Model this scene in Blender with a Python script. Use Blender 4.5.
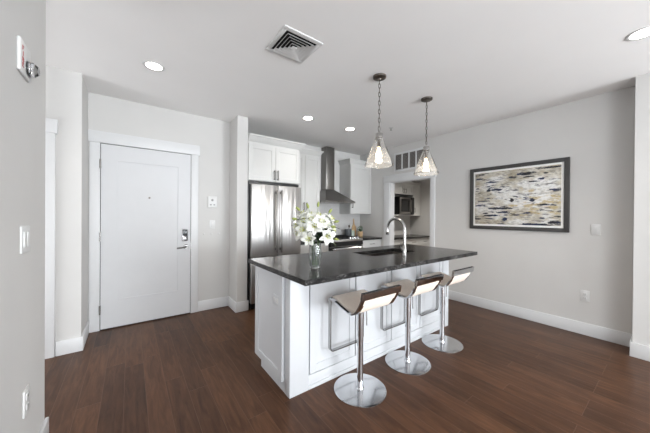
import bpy, bmesh, math, random
from mathutils import Vector, Matrix, Quaternion

for o in list(bpy.data.objects):
    bpy.data.objects.remove(o)
scene = bpy.context.scene
COL = scene.collection
PI = math.pi

# ------------------------------------------------------------------ camera
CAM_H = 1.30
yaw, pitch, roll = (math.radians(a) for a in (36.57, -0.2394, 0.4361))
fw = Vector((math.sin(yaw)*math.cos(pitch), math.cos(yaw)*math.cos(pitch), math.sin(pitch)))
rt = Vector((math.cos(yaw), -math.sin(yaw), 0))
up = rt.cross(fw)
r2 = rt*math.cos(roll) + up*math.sin(roll)
u2 = up*math.cos(roll) - rt*math.sin(roll)
cam_data = bpy.data.cameras.new('camera')
cam_data.sensor_width = 36
cam_data.lens = 36*262.66/650
cam_data.clip_start = 0.05
cam = bpy.data.objects.new('camera', cam_data)
cam.matrix_world = Matrix(((r2.x, u2.x, -fw.x, 0), (r2.y, u2.y, -fw.y, 0), (r2.z, u2.z, -fw.z, CAM_H), (0, 0, 0, 1)))
COL.objects.link(cam)
scene.camera = cam

# ------------------------------------------------------------------ world, daylight, exposure
world = bpy.data.worlds.new('daylight')
scene.world = world
world.use_nodes = True
bg = world.node_tree.nodes['Background']
bg.inputs['Color'].default_value = (0.86, 0.93, 1.0, 1)
bg.inputs['Strength'].default_value = 1.2

def area_light(name, loc, direction, sx, sy, power, color):
    d = bpy.data.lights.new(name, 'AREA')
    d.shape = 'RECTANGLE'
    d.size, d.size_y = sx, sy
    d.energy = power
    d.color = color
    o = bpy.data.objects.new(name, d)
    o.location = loc
    o.rotation_euler = Vector(direction).to_track_quat('-Z', 'Y').to_euler()
    COL.objects.link(o)
    return o

WINDOWS = [(-0.20, 1.75), (1.95, 3.85)]           # daylight windows in the rear wall (x ranges)
WZ0, WZ1 = 0.10, 2.40
REAR_Y = -6.40
for a, b in WINDOWS:
    area_light('window_daylight', ((a+b)/2, REAR_Y+0.02, (WZ0+WZ1)/2), (0, 1, 1.1), b-a, WZ1-WZ0, 130, (0.90, 0.955, 1.0))
# added fill lights at the solid right and left walls behind the camera
area_light('window_daylight', (4.02, -4.0, 1.2), (-1, 0.6, 0.8), 3.4, 2.1, 430, (0.92, 0.96, 1.0))

area_light('window_daylight', (-0.36, -2.0, 1.25), (1, 0.45, 0.35), 2.6, 2.1, 125, (0.92, 0.96, 1.0))

# added fill light in the side hall, brightens the island's left end
area_light('hall_fill', (-1.96, 2.55, 1.25), (1, -0.1, 0.1), 1.4, 2.0, 30, (0.97, 0.98, 1.0))

scene.view_settings.view_transform = 'Standard'
scene.view_settings.look = 'None'
scene.view_settings.gamma = 1
scene.view_settings.use_curve_mapping = False
scene.view_settings.exposure = 0.53
scene.cycles.use_denoising = True
scene.cycles.max_bounces = 12
scene.cycles.diffuse_bounces = 6
scene.cycles.transmission_bounces = 10
scene.cycles.transparent_max_bounces = 12
scene.cycles.caustics_refractive = False
scene.cycles.caustics_reflective = False
scene.cycles.sample_clamp_indirect = 6

# ------------------------------------------------------------------ materials
def lin(c):
    return tuple(((v/255)/12.92 if v/255 <= 0.04045 else ((v/255+0.055)/1.055)**2.4) for v in c) + (1,)

def mat(name, rgb, rough=0.5, metal=0.0, vary=0.03, scale=8.0, bump=0.0, bscale=200.0, **kw):
    m = bpy.data.materials.new(name)
    m.use_nodes = True
    nt = m.node_tree
    b = nt.nodes['Principled BSDF']
    b.inputs['Roughness'].default_value = rough
    b.inputs['Metallic'].default_value = metal
    tc = nt.nodes.new('ShaderNodeTexCoord')
    nz = nt.nodes.new('ShaderNodeTexNoise')
    nz.inputs['Scale'].default_value = scale
    nz.inputs['Detail'].default_value = 3
    nt.links.new(tc.outputs['Object'], nz.inputs['Vector'])
    cr = nt.nodes.new('ShaderNodeValToRGB')
    c = lin(rgb)
    cr.color_ramp.elements[0].position = 0.3
    cr.color_ramp.elements[1].position = 0.7
    cr.color_ramp.elements[0].color = tuple(v*(1-vary) for v in c[:3]) + (1,)
    cr.color_ramp.elements[1].color = tuple(min(1, v*(1+vary)) for v in c[:3]) + (1,)
    nt.links.new(nz.outputs['Fac'], cr.inputs['Fac'])
    nt.links.new(cr.outputs['Color'], b.inputs['Base Color'])
    if bump:
        n2 = nt.nodes.new('ShaderNodeTexNoise')
        n2.inputs['Scale'].default_value = bscale
        nt.links.new(tc.outputs['Object'], n2.inputs['Vector'])
        bp = nt.nodes.new('ShaderNodeBump')
        bp.inputs['Strength'].default_value = bump
        bp.inputs['Distance'].default_value = 0.002
        nt.links.new(n2.outputs['Fac'], bp.inputs['Height'])
        nt.links.new(bp.outputs['Normal'], b.inputs['Normal'])
    for k, v in kw.items():
        b.inputs[k.replace('_', ' ')].default_value = v
    return m

def emit(name, rgb, strength):
    m = bpy.data.materials.new(name)
    m.use_nodes = True
    b = m.node_tree.nodes['Principled BSDF']
    b.inputs['Base Color'].default_value = lin(rgb)
    b.inputs['Emission Color'].default_value = lin(rgb)
    b.inputs['Emission Strength'].default_value = strength
    return m

def glass(name, rgb=(255, 255, 255), rough=0.0, ior=1.45, trans=1.0):
    m = bpy.data.materials.new(name)
    m.use_nodes = True
    nt = m.node_tree
    b = nt.nodes['Principled BSDF']
    b.inputs['Base Color'].default_value = lin(rgb)
    b.inputs['Roughness'].default_value = rough
    b.inputs['Transmission Weight'].default_value = 1
    b.inputs['IOR'].default_value = ior
    b.inputs['Transmission Weight'].default_value = trans
    return m

def floor_mat():
    m = bpy.data.materials.new('dark_hardwood')
    m.use_nodes = True
    nt = m.node_tree
    N, L = nt.nodes.new, nt.links.new
    b = nt.nodes['Principled BSDF']
    tc = N('ShaderNodeTexCoord')
    mp = N('ShaderNodeMapping')
    mp.inputs['Rotation'].default_value = (0, 0, PI/2)
    mp.inputs['Location'].default_value = (0.37, 0.03, 0)
    L(tc.outputs['Object'], mp.inputs['Vector'])
    br = N('ShaderNodeTexBrick')
    br.offset = 0.41
    br.offset_frequency = 3
    br.squash = 0.8
    br.squash_frequency = 2
    br.inputs['Color1'].default_value = (0.0, 0.0, 0.0, 1)
    br.inputs['Color2'].default_value = (1, 1, 1, 1)
    br.inputs['Mortar'].default_value = (0, 0, 0, 1)
    br.inputs['Scale'].default_value = 1
    br.inputs['Mortar Size'].default_value = 0.0015
    br.inputs['Mortar Smooth'].default_value = 0.3
    br.inputs['Brick Width'].default_value = 1.25
    br.inputs['Row Height'].default_value = 0.127
    L(mp.outputs['Vector'], br.inputs['Vector'])
    ms = N('ShaderNodeMapping')
    ms.inputs['Scale'].default_value = (14, 1.6, 1)
    L(tc.outputs['Object'], ms.inputs['Vector'])
    add = N('ShaderNodeVectorMath')
    L(ms.outputs['Vector'], add.inputs[0])
    mul = N('ShaderNodeVectorMath'); mul.operation = 'SCALE'
    mul.inputs['Scale'].default_value = 7
    L(br.outputs['Color'], mul.inputs[0])
    L(mul.outputs['Vector'], add.inputs[1])
    nz = N('ShaderNodeTexNoise')
    nz.inputs['Scale'].default_value = 2.2
    nz.inputs['Detail'].default_value = 6
    nz.inputs['Roughness'].default_value = 0.62
    nz.inputs['Distortion'].default_value = 0.8
    L(add.outputs['Vector'], nz.inputs['Vector'])
    big = N('ShaderNodeTexNoise')
    big.inputs['Scale'].default_value = 2.3
    L(tc.outputs['Object'], big.inputs['Vector'])
    # plank tone + grain
    f1 = N('ShaderNodeMath'); f1.operation = 'MULTIPLY'; f1.inputs[1].default_value = 0.20
    L(br.outputs['Color'], f1.inputs[0])
    f2 = N('ShaderNodeMath'); f2.operation = 'MULTIPLY_ADD'; f2.inputs[1].default_value = 0.9
    L(nz.outputs['Fac'], f2.inputs[0]); L(f1.outputs[0], f2.inputs[2])
    f3 = N('ShaderNodeMath'); f3.operation = 'MULTIPLY_ADD'; f3.inputs[1].default_value = 0.2
    L(big.outputs['Fac'], f3.inputs[0]); L(f2.outputs[0], f3.inputs[2])
    cr = N('ShaderNodeValToRGB')
    e = cr.color_ramp.elements
    e[0].position = 0.36; e[0].color = lin((54, 34, 23))
    e[1].position = 1.0; e[1].color = lin((108, 75, 53))
    x = e.new(0.64); x.color = lin((79, 53, 37))
    L(f3.outputs[0], cr.inputs['Fac'])
    mx = N('ShaderNodeMixRGB')
    mx.inputs['Color2'].default_value = lin((112, 86, 68))  # lighter seam colour paints in the glint along the plank bevels
    fm = N('ShaderNodeMath'); fm.operation = 'MULTIPLY'; fm.inputs[1].default_value = 0.6
    L(br.outputs['Fac'], fm.inputs[0])
    L(fm.outputs[0], mx.inputs['Fac'])
    L(cr.outputs['Color'], mx.inputs['Color1'])
    L(mx.outputs['Color'], b.inputs['Base Color'])
    b.inputs['Roughness'].default_value = 0.34
    b.inputs['Specular IOR Level'].default_value = 0.2
    bp = N('ShaderNodeBump')
    bp.inputs['Strength'].default_value = 0.25
    bp.inputs['Distance'].default_value = 0.002
    bp.invert = True
    hm = N('ShaderNodeMath'); hm.operation = 'MULTIPLY_ADD'; hm.inputs[1].default_value = 0.25
    L(nz.outputs['Fac'], hm.inputs[0]); L(br.outputs['Fac'], hm.inputs[2])
    L(hm.outputs[0], bp.inputs['Height'])
    L(bp.outputs['Normal'], b.inputs['Normal'])
    return m

def granite_mat():
    m = bpy.data.materials.new('dark_granite')
    m.use_nodes = True
    nt = m.node_tree
    N, L = nt.nodes.new, nt.links.new
    b = nt.nodes['Principled BSDF']
    tc = N('ShaderNodeTexCoord')
    vo = N('ShaderNodeTexNoise'); vo.inputs['Scale'].default_value = 125; vo.inputs['Detail'].default_value = 4
    n2 = N('ShaderNodeTexNoise'); n2.inputs['Scale'].default_value = 9; n2.inputs['Detail'].default_value = 5
    L(tc.outputs['Object'], vo.inputs['Vector']); L(tc.outputs['Object'], n2.inputs['Vector'])
    a = N('ShaderNodeMath'); a.operation = 'MULTIPLY_ADD'; a.inputs[1].default_value = 0.45
    L(n2.outputs['Fac'], a.inputs[0]); L(vo.outputs['Fac'], a.inputs[2])
    cr = N('ShaderNodeValToRGB')
    e = cr.color_ramp.elements
    e[0].position = 0.52; e[0].color = lin((12, 12, 13))
    e[1].position = 0.95; e[1].color = lin((112, 110, 108))
    x = e.new(0.74); x.color = lin((34, 33, 33))
    L(a.outputs[0], cr.inputs['Fac'])
    L(cr.outputs['Color'], b.inputs['Base Color'])
    b.inputs['Roughness'].default_value = 0.2
    b.inputs['Specular IOR Level'].default_value = 0.2
    return m

def steel_mat(name, rgb, rough, sx, sy, sz, bump=0.02):
    m = bpy.data.materials.new(name)
    m.use_nodes = True
    nt = m.node_tree
    N, L = nt.nodes.new, nt.links.new
    b = nt.nodes['Principled BSDF']
    b.inputs['Metallic'].default_value = 1
    b.inputs['Roughness'].default_value = rough
    b.inputs['Base Color'].default_value = lin(rgb)
    tc = N('ShaderNodeTexCoord'); mp = N('ShaderNodeMapping')
    mp.inputs['Scale'].default_value = (sx, sy, sz)
    L(tc.outputs['Object'], mp.inputs['Vector'])
    nz = N('ShaderNodeTexNoise'); nz.inputs['Scale'].default_value = 1; nz.inputs['Detail'].default_value = 2
    L(mp.outputs['Vector'], nz.inputs['Vector'])
    bp = N('ShaderNodeBump'); bp.inputs['Strength'].default_value = bump; bp.inputs['Distance'].default_value = 0.05
    L(nz.outputs['Fac'], bp.inputs['Height'])
    L(bp.outputs['Normal'], b.inputs['Normal'])
    return m

def painting_mat():
    m = bpy.data.materials.new('abstract_canvas')
    m.use_nodes = True
    nt = m.node_tree
    N, L = nt.nodes.new, nt.links.new
    b = nt.nodes['Principled BSDF']
    b.inputs['Roughness'].default_value = 0.45
    tc = N('ShaderNodeTexCoord')
    def noise(sy, sz, off, detail=5, rough=0.6, dist=0.0):
        mp = N('ShaderNodeMapping')
        mp.inputs['Scale'].default_value = (1, sy, sz)
        mp.inputs['Location'].default_value = (off, off*1.7, off*0.6)
        L(tc.outputs['Object'], mp.inputs['Vector'])
        n = N('ShaderNodeTexNoise')
        n.inputs['Scale'].default_value = 1
        n.inputs['Detail'].default_value = detail
        n.inputs['Roughness'].default_value = rough
        n.inputs['Distortion'].default_value = dist
        L(mp.outputs['Vector'], n.inputs['Vector'])
        return n.outputs['Fac']
    def ramp(f, stops):
        c = N('ShaderNodeValToRGB')
        e = c.color_ramp.elements
        e[0].position, e[0].color = stops[0]
        e[1].position, e[1].color = stops[-1]
        for p, col in stops[1:-1]:
            x = e.new(p); x.color = col
        L(f, c.inputs['Fac'])
        return c.outputs['Color']
    def mix(f, a, c):
        x = N('ShaderNodeMixRGB')
        L(f, x.inputs['Fac']); L(a, x.inputs['Color1'])
        if isinstance(c, tuple): x.inputs['Color2'].default_value = c
        else: L(c, x.inputs['Color2'])
        return x.outputs['Color']
    k, w = (0, 0, 0, 1), (1, 1, 1, 1)
    def dist_to(u_, v_, ry, rz):
        sb = N('ShaderNodeVectorMath'); sb.operation = 'SUBTRACT'
        L(tc.outputs['Object'], sb.inputs[0]); sb.inputs[1].default_value = (0, (0.5-u_)*0.95, 0.069+(1-v_)*0.727)
        ml = N('ShaderNodeVectorMath'); ml.operation = 'MULTIPLY'
        L(sb.outputs['Vector'], ml.inputs[0]); ml.inputs[1].default_value = (0, 1/ry, 1/rz)
        ln = N('ShaderNodeVectorMath'); ln.operation = 'LENGTH'; L(ml.outputs['Vector'], ln.inputs[0])
        return ln.outputs['Value']
    def madd(f, k_, c_):
        q = N('ShaderNodeMath'); q.operation = 'MULTIPLY_ADD'; L(f, q.inputs[0]); q.inputs[1].default_value = k_
        if isinstance(c_, float): q.inputs[2].default_value = c_
        else: L(c_, q.inputs[2])
        return q.outputs[0]
    base = ramp(madd(dist_to(0.5, 0.48, 0.5, 0.38), -0.17, madd(noise(3, 6, 2.0, 4), 1.0, 0.13)), [(0.38, lin((170, 160, 138))), (0.47, lin((200, 193, 176))), (0.56, lin((232, 232, 230)))])
    mott = ramp(noise(24, 46, 5.0, 4), [(0.35, lin((150, 148, 142))), (0.52, lin((214, 210, 202))), (0.7, lin((240, 240, 238)))])
    c1 = mix(ramp(noise(9, 22, 9.0), [(0.40, k), (0.62, (0.75, 0.75, 0.75, 1))]), base, mott)
    ochre = ramp(madd(dist_to(0.80, 0.64, 0.22, 0.10), -0.08, madd(noise(9, 26, 21.3, 6), 1.0, 0.13)), [(0.57, k), (0.66, (0.75, 0.75, 0.75, 1))])
    c2 = mix(ochre, c1, lin((184, 162, 104)))
    grey = ramp(noise(10, 42, 13.2, 5), [(0.57, k), (0.63, (0.65, 0.65, 0.65, 1))])
    c3 = mix(grey, c2, lin((128, 126, 124)))
    m1 = N('ShaderNodeMath'); m1.operation = 'MULTIPLY'
    L(ramp(noise(7, 40, 31.0, 6, 0.65, 0.3), [(0.54, k), (0.585, w)]), m1.inputs[0])
    L(ramp(noise(3.2, 9, 44.0, 2), [(0.44, k), (0.52, w)]), m1.inputs[1])
    # individual brush strokes: (u from the left, v from the top, half length, half height)
    strokes = [(0.63, 0.10, 0.085, 0.014), (0.66, 0.155, 0.05, 0.008), (0.90, 0.035, 0.08, 0.009), (0.22, 0.20, 0.06, 0.007), (0.30, 0.345, 0.055, 0.013), (0.19, 0.355, 0.02, 0.016),
               (0.80, 0.21, 0.03, 0.012), (0.72, 0.245, 0.045, 0.007), (0.04, 0.31, 0.025, 0.008), (0.13, 0.555, 0.06, 0.007), (0.48, 0.56, 0.02, 0.022), (0.37, 0.70, 0.10, 0.010),
               (0.27, 0.69, 0.035, 0.008), (0.22, 0.83, 0.09, 0.010), (0.38, 0.77, 0.06, 0.012), (0.15, 0.79, 0.03, 0.010), (0.71, 0.565, 0.025, 0.016), (0.82, 0.645, 0.05, 0.008),
               (0.52, 0.82, 0.04, 0.008), (0.40, 0.90, 0.03, 0.020), (0.04, 0.90, 0.04, 0.010), (0.75, 0.985, 0.14, 0.013), (0.94, 0.945, 0.06, 0.012), (0.93, 0.40, 0.04, 0.007), (0.85, 0.12, 0.02, 0.009)]
    wob = noise(18, 70, 7.7, 4, 0.7)
    wy, wz = 1.091, 0.865
    acc = None
    for u_, v_, hu, hv_ in strokes:
        sb = N('ShaderNodeVectorMath'); sb.operation = 'SUBTRACT'
        L(tc.outputs['Object'], sb.inputs[0]); sb.inputs[1].default_value = (0, (0.5-u_)*0.95, 0.069+(1-v_)*0.727)
        ml = N('ShaderNodeVectorMath'); ml.operation = 'MULTIPLY'
        L(sb.outputs['Vector'], ml.inputs[0]); ml.inputs[1].default_value = (0, 1/hu, 1/hv_)
        ln = N('ShaderNodeVectorMath'); ln.operation = 'LENGTH'; L(ml.outputs['Vector'], ln.inputs[0])
        ad = N('ShaderNodeMath'); ad.operation = 'MULTIPLY_ADD'; ad.inputs[1].default_value = 3.0
        L(wob, ad.inputs[0]); L(ln.outputs['Value'], ad.inputs[2])
        ls = N('ShaderNodeMath'); ls.operation = 'LESS_THAN'; ls.inputs[1].default_value = 2.62
        L(ad.outputs[0], ls.inputs[0])
        if acc is None: acc = ls.outputs[0]
        else:
            mx_ = N('ShaderNodeMath'); mx_.operation = 'MAXIMUM'; L(acc, mx_.inputs[0]); L(ls.outputs[0], mx_.inputs[1]); acc = mx_.outputs[0]
    hm = N('ShaderNodeMath'); hm.operation = 'MULTIPLY'; hm.inputs[1].default_value = 0.95
    L(m1.outputs[0], hm.inputs[0])
    fin = N('ShaderNodeMath'); fin.operation = 'MAXIMUM'; L(hm.outputs[0], fin.inputs[0]); L(acc, fin.inputs[1])
    navy = ramp(noise(5, 6, 3.3, 2), [(0.46, lin((24, 26, 34))), (0.6, lin((34, 46, 78)))])
    c4 = mix(fin.outputs[0], c3, navy)
    L(c4, b.inputs['Base Color'])
    return m

def tile_mat():
    m = bpy.data.materials.new('backsplash_tile')
    m.use_nodes = True
    nt = m.node_tree
    N, L = nt.nodes.new, nt.links.new
    b = nt.nodes['Principled BSDF']
    tc = N('ShaderNodeTexCoord'); mp = N('ShaderNodeMapping')
    mp.inputs['Rotation'].default_value = (PI/2, 0, 0)
    L(tc.outputs['Object'], mp.inputs['Vector'])
    br = N('ShaderNodeTexBrick')
    br.inputs['Color1'].default_value = lin((204, 203, 202)); br.inputs['Color2'].default_value = lin((198, 197, 196))
    br.inputs['Mortar'].default_value = lin((186, 185, 184))
    br.inputs['Scale'].default_value = 1; br.inputs['Mortar Size'].default_value = 0.0015
    br.inputs['Brick Width'].default_value = 0.15; br.inputs['Row Height'].default_value = 0.075
    L(mp.outputs['Vector'], br.inputs['Vector'])
    L(br.outputs['Color'], b.inputs['Base Color'])
    b.inputs['Roughness'].default_value = 0.25
    return m

M = dict(
    wall=mat('wall_paint', (206, 205, 203), 0.85, vary=0.012, scale=3, bump=0.04),
    ceil=mat('ceiling_paint', (240, 239, 238), 0.9, vary=0.012, scale=2, bump=0.04),
    trim=mat('trim_paint', (217, 218, 219), 0.45, vary=0.01),
    door=mat('door_paint', (208, 209, 211), 0.5, vary=0.01),
    cab=mat('cabinet_paint', (207, 207, 205), 0.4, vary=0.01),
    island=mat('island_paint', (206, 208, 211), 0.4, vary=0.01),
    gap=mat('cabinet_reveal', (120, 120, 122), 0.8, vary=0.02),
    floor=floor_mat(), granite=granite_mat(), art=painting_mat(), tile=tile_mat(),
    steel=steel_mat('brushed_steel', (192, 190, 188), 0.36, 22, 22, 1.5, 0.20),
    steel_dark=steel_mat('hood_steel', (140, 137, 134), 0.34, 300, 300, 3, 0.01),
    chrome=mat('chrome', (208, 209, 212), 0.07, 1.0, vary=0.01), polished=mat('polished_steel', (212, 213, 215), 0.17, 1.0, vary=0.01),
    faucet=mat('satin_chrome', (168, 167, 166), 0.18, 1.0, vary=0.02),
    pull=mat('pewter_pull', (104, 102, 100), 0.35, 1.0, vary=0.03),
    nickel=mat('brushed_nickel', (170, 168, 166), 0.25, 1.0, vary=0.02),
    iron=mat('aged_pewter', (112, 106, 100), 0.38, 1.0, vary=0.12, scale=60),
    black=mat('black_enamel', (16, 16, 17), 0.3, vary=0.05),
    blackglass=mat('black_glass', (10, 10, 12), 0.06, vary=0.02),
    rubber=mat('dark_rubber', (30, 30, 31), 0.7, vary=0.05),
    void=mat('duct_interior', (14, 14, 14), 0.9, vary=0.05),
    plastic=mat('white_plastic', (214, 214, 213), 0.4, vary=0.01),
    greyplastic=mat('grey_plastic', (150, 150, 150), 0.5, vary=0.02),
    red=mat('red_print', (170, 34, 34), 0.5, vary=0.03),
    frame=mat('charcoal_frame', (62, 61, 60), 0.45, vary=0.06, scale=40),
    mount=mat('white_mount', (246, 246, 243), 0.8, vary=0.01),
    leather=mat('cream_leather', (247, 233, 219), 0.5, vary=0.03, scale=30, bump=0.06, bscale=160),
    clear=glass('clear_glass'),
    shade=glass('shade_glass', trans=0.97), vase=glass('vase_glass', (244, 248, 246), 0.0, 1.3, 0.95),
    petal=mat('white_petal', (222, 223, 216), 0.55, vary=0.02, scale=30),
    throat=mat('lily_throat', (186, 190, 96), 0.6, vary=0.1, scale=60),
    bud=mat('lily_bud_green', (142, 152, 82), 0.55, vary=0.12, scale=30),
    leaf=mat('dark_leaf', (40, 62, 34), 0.5, vary=0.25, scale=40),
    stem=mat('green_stem', (104, 130, 82), 0.5, vary=0.15, scale=40),
    canister=mat('slate_glaze', (84, 88, 92), 0.4, vary=0.08, scale=20),
    wood=mat('pale_wood', (208, 176, 134), 0.55, vary=0.12, scale=25),
    darkwood=mat('dark_wood', (66, 48, 38), 0.5, vary=0.12, scale=30),
    jar=mat('pale_green_glaze', (176, 190, 178), 0.3, vary=0.05, scale=30),
    plant=mat('herb_green', (36, 74, 34), 0.6, vary=0.3, scale=60),
    grille=mat('grille_bronze', (112, 107, 103), 0.6, vary=0.1, scale=40),
    bulb=emit('filament_glow', (255, 226, 180), 14),
    can=emit('downlight_lens', (255, 246, 232), 14),
    display=mat('keypad_display', (46, 48, 52), 0.2, vary=0.05),
)

# ------------------------------------------------------------------ helpers
LOC = {}

def tag(o, label=None, cat=None, group=None, kind=None):
    if label: o['label'] = label
    if cat: o['category'] = cat
    if group: o['group'] = group
    if kind: o['kind'] = kind
    return o

def thing(name, label, cat, loc=(0, 0, 0), group=None):
    o = bpy.data.objects.new(name, None)
    o.empty_display_size = 0.1
    o.location = loc
    COL.objects.link(o)
    LOC[o.name] = Vector(loc)
    return tag(o, label, cat, group)

def finish(name, bm, m, angle=35):
    bmesh.ops.remove_doubles(bm, verts=bm.verts, dist=1e-6)
    bmesh.ops.recalc_face_normals(bm, faces=bm.faces)
    me = bpy.data.meshes.new(name)
    bm.to_mesh(me)
    bm.free()
    for p in me.polygons: p.use_smooth = True
    me.set_sharp_from_angle(angle=math.radians(angle))
    me.materials.append(m)
    return me

def part(name, bm, m, parent, label=None, angle=35):
    """mesh authored in world coordinates, linked as a child of parent"""
    base = LOC[parent.name]
    bmesh.ops.translate(bm, verts=bm.verts, vec=-base)
    o = bpy.data.objects.new(name, finish(name, bm, m, angle))
    o.parent = parent
    COL.objects.link(o)
    LOC[o.name] = base
    if label: o['label'] = label
    return o

def solo(name, bm, m, label, cat, loc=(0, 0, 0), group=None, angle=35):
    bmesh.ops.translate(bm, verts=bm.verts, vec=-Vector(loc))
    o = bpy.data.objects.new(name, finish(name, bm, m, angle))
    o.location = loc
    COL.objects.link(o)
    LOC[o.name] = Vector(loc)
    return tag(o, label, cat, group)

def struct(name, bm, m, parent=None):
    if parent: return part(name, bm, m, parent)
    o = bpy.data.objects.new(name, finish(name, bm, m))
    COL.objects.link(o)
    LOC[o.name] = Vector((0, 0, 0))
    o['kind'] = 'structure'
    return o

def dup(root, loc, label=None, rotz=None):
    r = root.copy(); COL.objects.link(r); r.location = loc
    LOC[r.name] = Vector(loc)
    if label: r['label'] = label
    if rotz is not None: r.rotation_euler = (0, 0, rotz)
    for ch in list(root.children):
        c = ch.copy(); COL.objects.link(c); c.parent = r
        for g in list(ch.children):
            d = g.copy(); COL.objects.link(d); d.parent = c
    return r

def BM(): return bmesh.new()

def bx(bm, x0, x1, y0, y1, z0, z1, bev=0.0, seg=2):
    t = bmesh.new()
    bmesh.ops.create_cube(t, size=1)
    bmesh.ops.scale(t, verts=t.verts, vec=(x1-x0, y1-y0, z1-z0))
    bmesh.ops.translate(t, verts=t.verts, vec=((x0+x1)/2, (y0+y1)/2, (z0+z1)/2))
    if bev:
        bmesh.ops.bevel(t, geom=t.edges[:], offset=bev, segments=seg, profile=0.5, affect='EDGES')
    me = bpy.data.meshes.new('tmp'); t.to_mesh(me); t.free()
    bm.from_mesh(me); bpy.data.meshes.remove(me)
    return bm

def merge(bm, t, mtx=None):
    me = bpy.data.meshes.new('tmp'); t.to_mesh(me); t.free()
    if mtx: me.transform(mtx)
    bm.from_mesh(me); bpy.data.meshes.remove(me)
    return bm

def lathe(bm, prof, c=(0, 0, 0), seg=32, axis='Z', close=False):
    """prof: list of (r, h)"""
    t = bmesh.new()
    rings = []
    for r, h in prof:
        if r < 1e-6:
            rings.append([t.verts.new((0, 0, h))])
        else:
            rings.append([t.verts.new((r*math.cos(2*PI*i/seg), r*math.sin(2*PI*i/seg), h)) for i in range(seg)])
    pairs = list(zip(rings[:-1], rings[1:]))
    if close: pairs.append((rings[-1], rings[0]))
    for a, b in pairs:
        if len(a) == 1 and len(b) == 1: continue
        for i in range(seg):
            j = (i+1) % seg
            if len(a) == 1: t.faces.new((a[0], b[i], b[j]))
            elif len(b) == 1: t.faces.new((a[i], a[j], b[0]))
            else: t.faces.new((a[i], a[j], b[j], b[i]))
    mtx = Matrix.Translation(c)
    if axis == 'X': mtx = mtx @ Matrix.Rotation(PI/2, 4, 'Y')
    if axis == 'Y': mtx = mtx @ Matrix.Rotation(PI/2, 4, 'X')      # +h -> -Y
    if axis == '-X': mtx = mtx @ Matrix.Rotation(-PI/2, 4, 'Y')
    return merge(bm, t, mtx)

def fillet(pts, r, n=5):
    pts = [Vector(p) for p in pts]
    out = [pts[0]]
    for a, b, c in zip(pts[:-2], pts[1:-1], pts[2:]):
        d1, d2 = (a-b), (c-b)
        rr = min(r, d1.length*0.49, d2.length*0.49)
        p, q = b+d1.normalized()*rr, b+d2.normalized()*rr
        for i in range(n+1):
            t = i/n
            out.append(p*(1-t)**2 + b*2*t*(1-t) + q*t*t)
    out.append(pts[-1])
    return out

def sweep(bm, pts, prof, closed=False, ref=None, scales=None):
    """sweep a closed 2-D profile [(a,b)] along pts; ref = fixed side vector (planar paths)"""
    pts = [Vector(p) for p in pts]
    n = len(pts)
    tang = []
    for i in range(n):
        if closed: d = pts[(i+1) % n]-pts[i-1]
        else: d = pts[min(i+1, n-1)]-pts[max(i-1, 0)]
        tang.append(d.normalized())
    if ref is not None: side = Vector(ref)
    else:
        side = tang[0].cross(Vector((0, 0, 1)))
        if side.length < 1e-3: side = tang[0].cross(Vector((0, 1, 0)))
        side.normalize()
    rings = []
    for i in range(n):
        t = tang[i]
        s = (side - t*side.dot(t)).normalized()
        if ref is None: side = s
        nn = t.cross(s).normalized()
        k = scales[i] if scales else 1
        rings.append([bm.verts.new(pts[i]+s*(a*k)+nn*(b*k)) for a, b in prof])
    m = len(prof)
    prs = list(zip(rings[:-1], rings[1:]))
    if closed: prs.append((rings[-1], rings[0]))
    for a, b in prs:
        for i in range(m):
            bm.faces.new((a[i], a[(i+1) % m], b[(i+1) % m], b[i]))
    if not closed:
        bm.faces.new(rings[0][::-1]); bm.faces.new(rings[-1])
    return bm

def circ(r, n=12): return [(r*math.cos(2*PI*i/n), r*math.sin(2*PI*i/n)) for i in range(n)]
def rect(w, h): return [(-w/2, -h/2), (w/2, -h/2), (w/2, h/2), (-w/2, h/2)]
def tube(bm, pts, r, seg=12, closed=False, scales=None): return sweep(bm, pts, circ(r, seg), closed, None, scales)
def ball(bm, c, r, sz=(1, 1, 1), u=16, v=10):
    t = bmesh.new(); bmesh.ops.create_uvsphere(t, u_segments=u, v_segments=v, radius=r)
    return merge(bm, t, Matrix.Translation(c) @ Matrix.Diagonal((sz[0], sz[1], sz[2], 1)))

def shaker(bm, x0, x1, z0, z1, y, th=0.02, st=0.06, rec=0.009):
    """framed door whose face is the plane Y = y (looking towards -Y)"""
    e = 0.0015
    bx(bm, x0, x0+st, y, y+th, z0, z1, e, 1); bx(bm, x1-st, x1, y, y+th, z0, z1, e, 1)
    bx(bm, x0+st, x1-st, y, y+th, z1-st, z1, e, 1); bx(bm, x0+st, x1-st, y, y+th, z0, z0+st, e, 1)
    bx(bm, x0+st-0.002, x1-st+0.002, y+rec, y+th, z0+st-0.002, z1-st+0.002)
    return bm

def bar_pull(bm, c, length, vertical, y, out=0.028, r=0.005):
    """bar handle standing off the face Y = y"""
    x, z = c
    h = length/2
    if vertical:
        tube(bm, [(x, y-out, z-h), (x, y-out, z+h)], r, 8)
        for s in (-1, 1): tube(bm, [(x, y, z+s*h*0.8), (x, y-out, z+s*h*0.8)], r*0.9, 8)
    else:
        tube(bm, [(x-h, y-out, z), (x+h, y-out, z)], r, 8)
        for s in (-1, 1): tube(bm, [(x+s*h*0.8, y, z), (x+s*h*0.8, y-out, z)], r*0.9, 8)
    return bm

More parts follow.
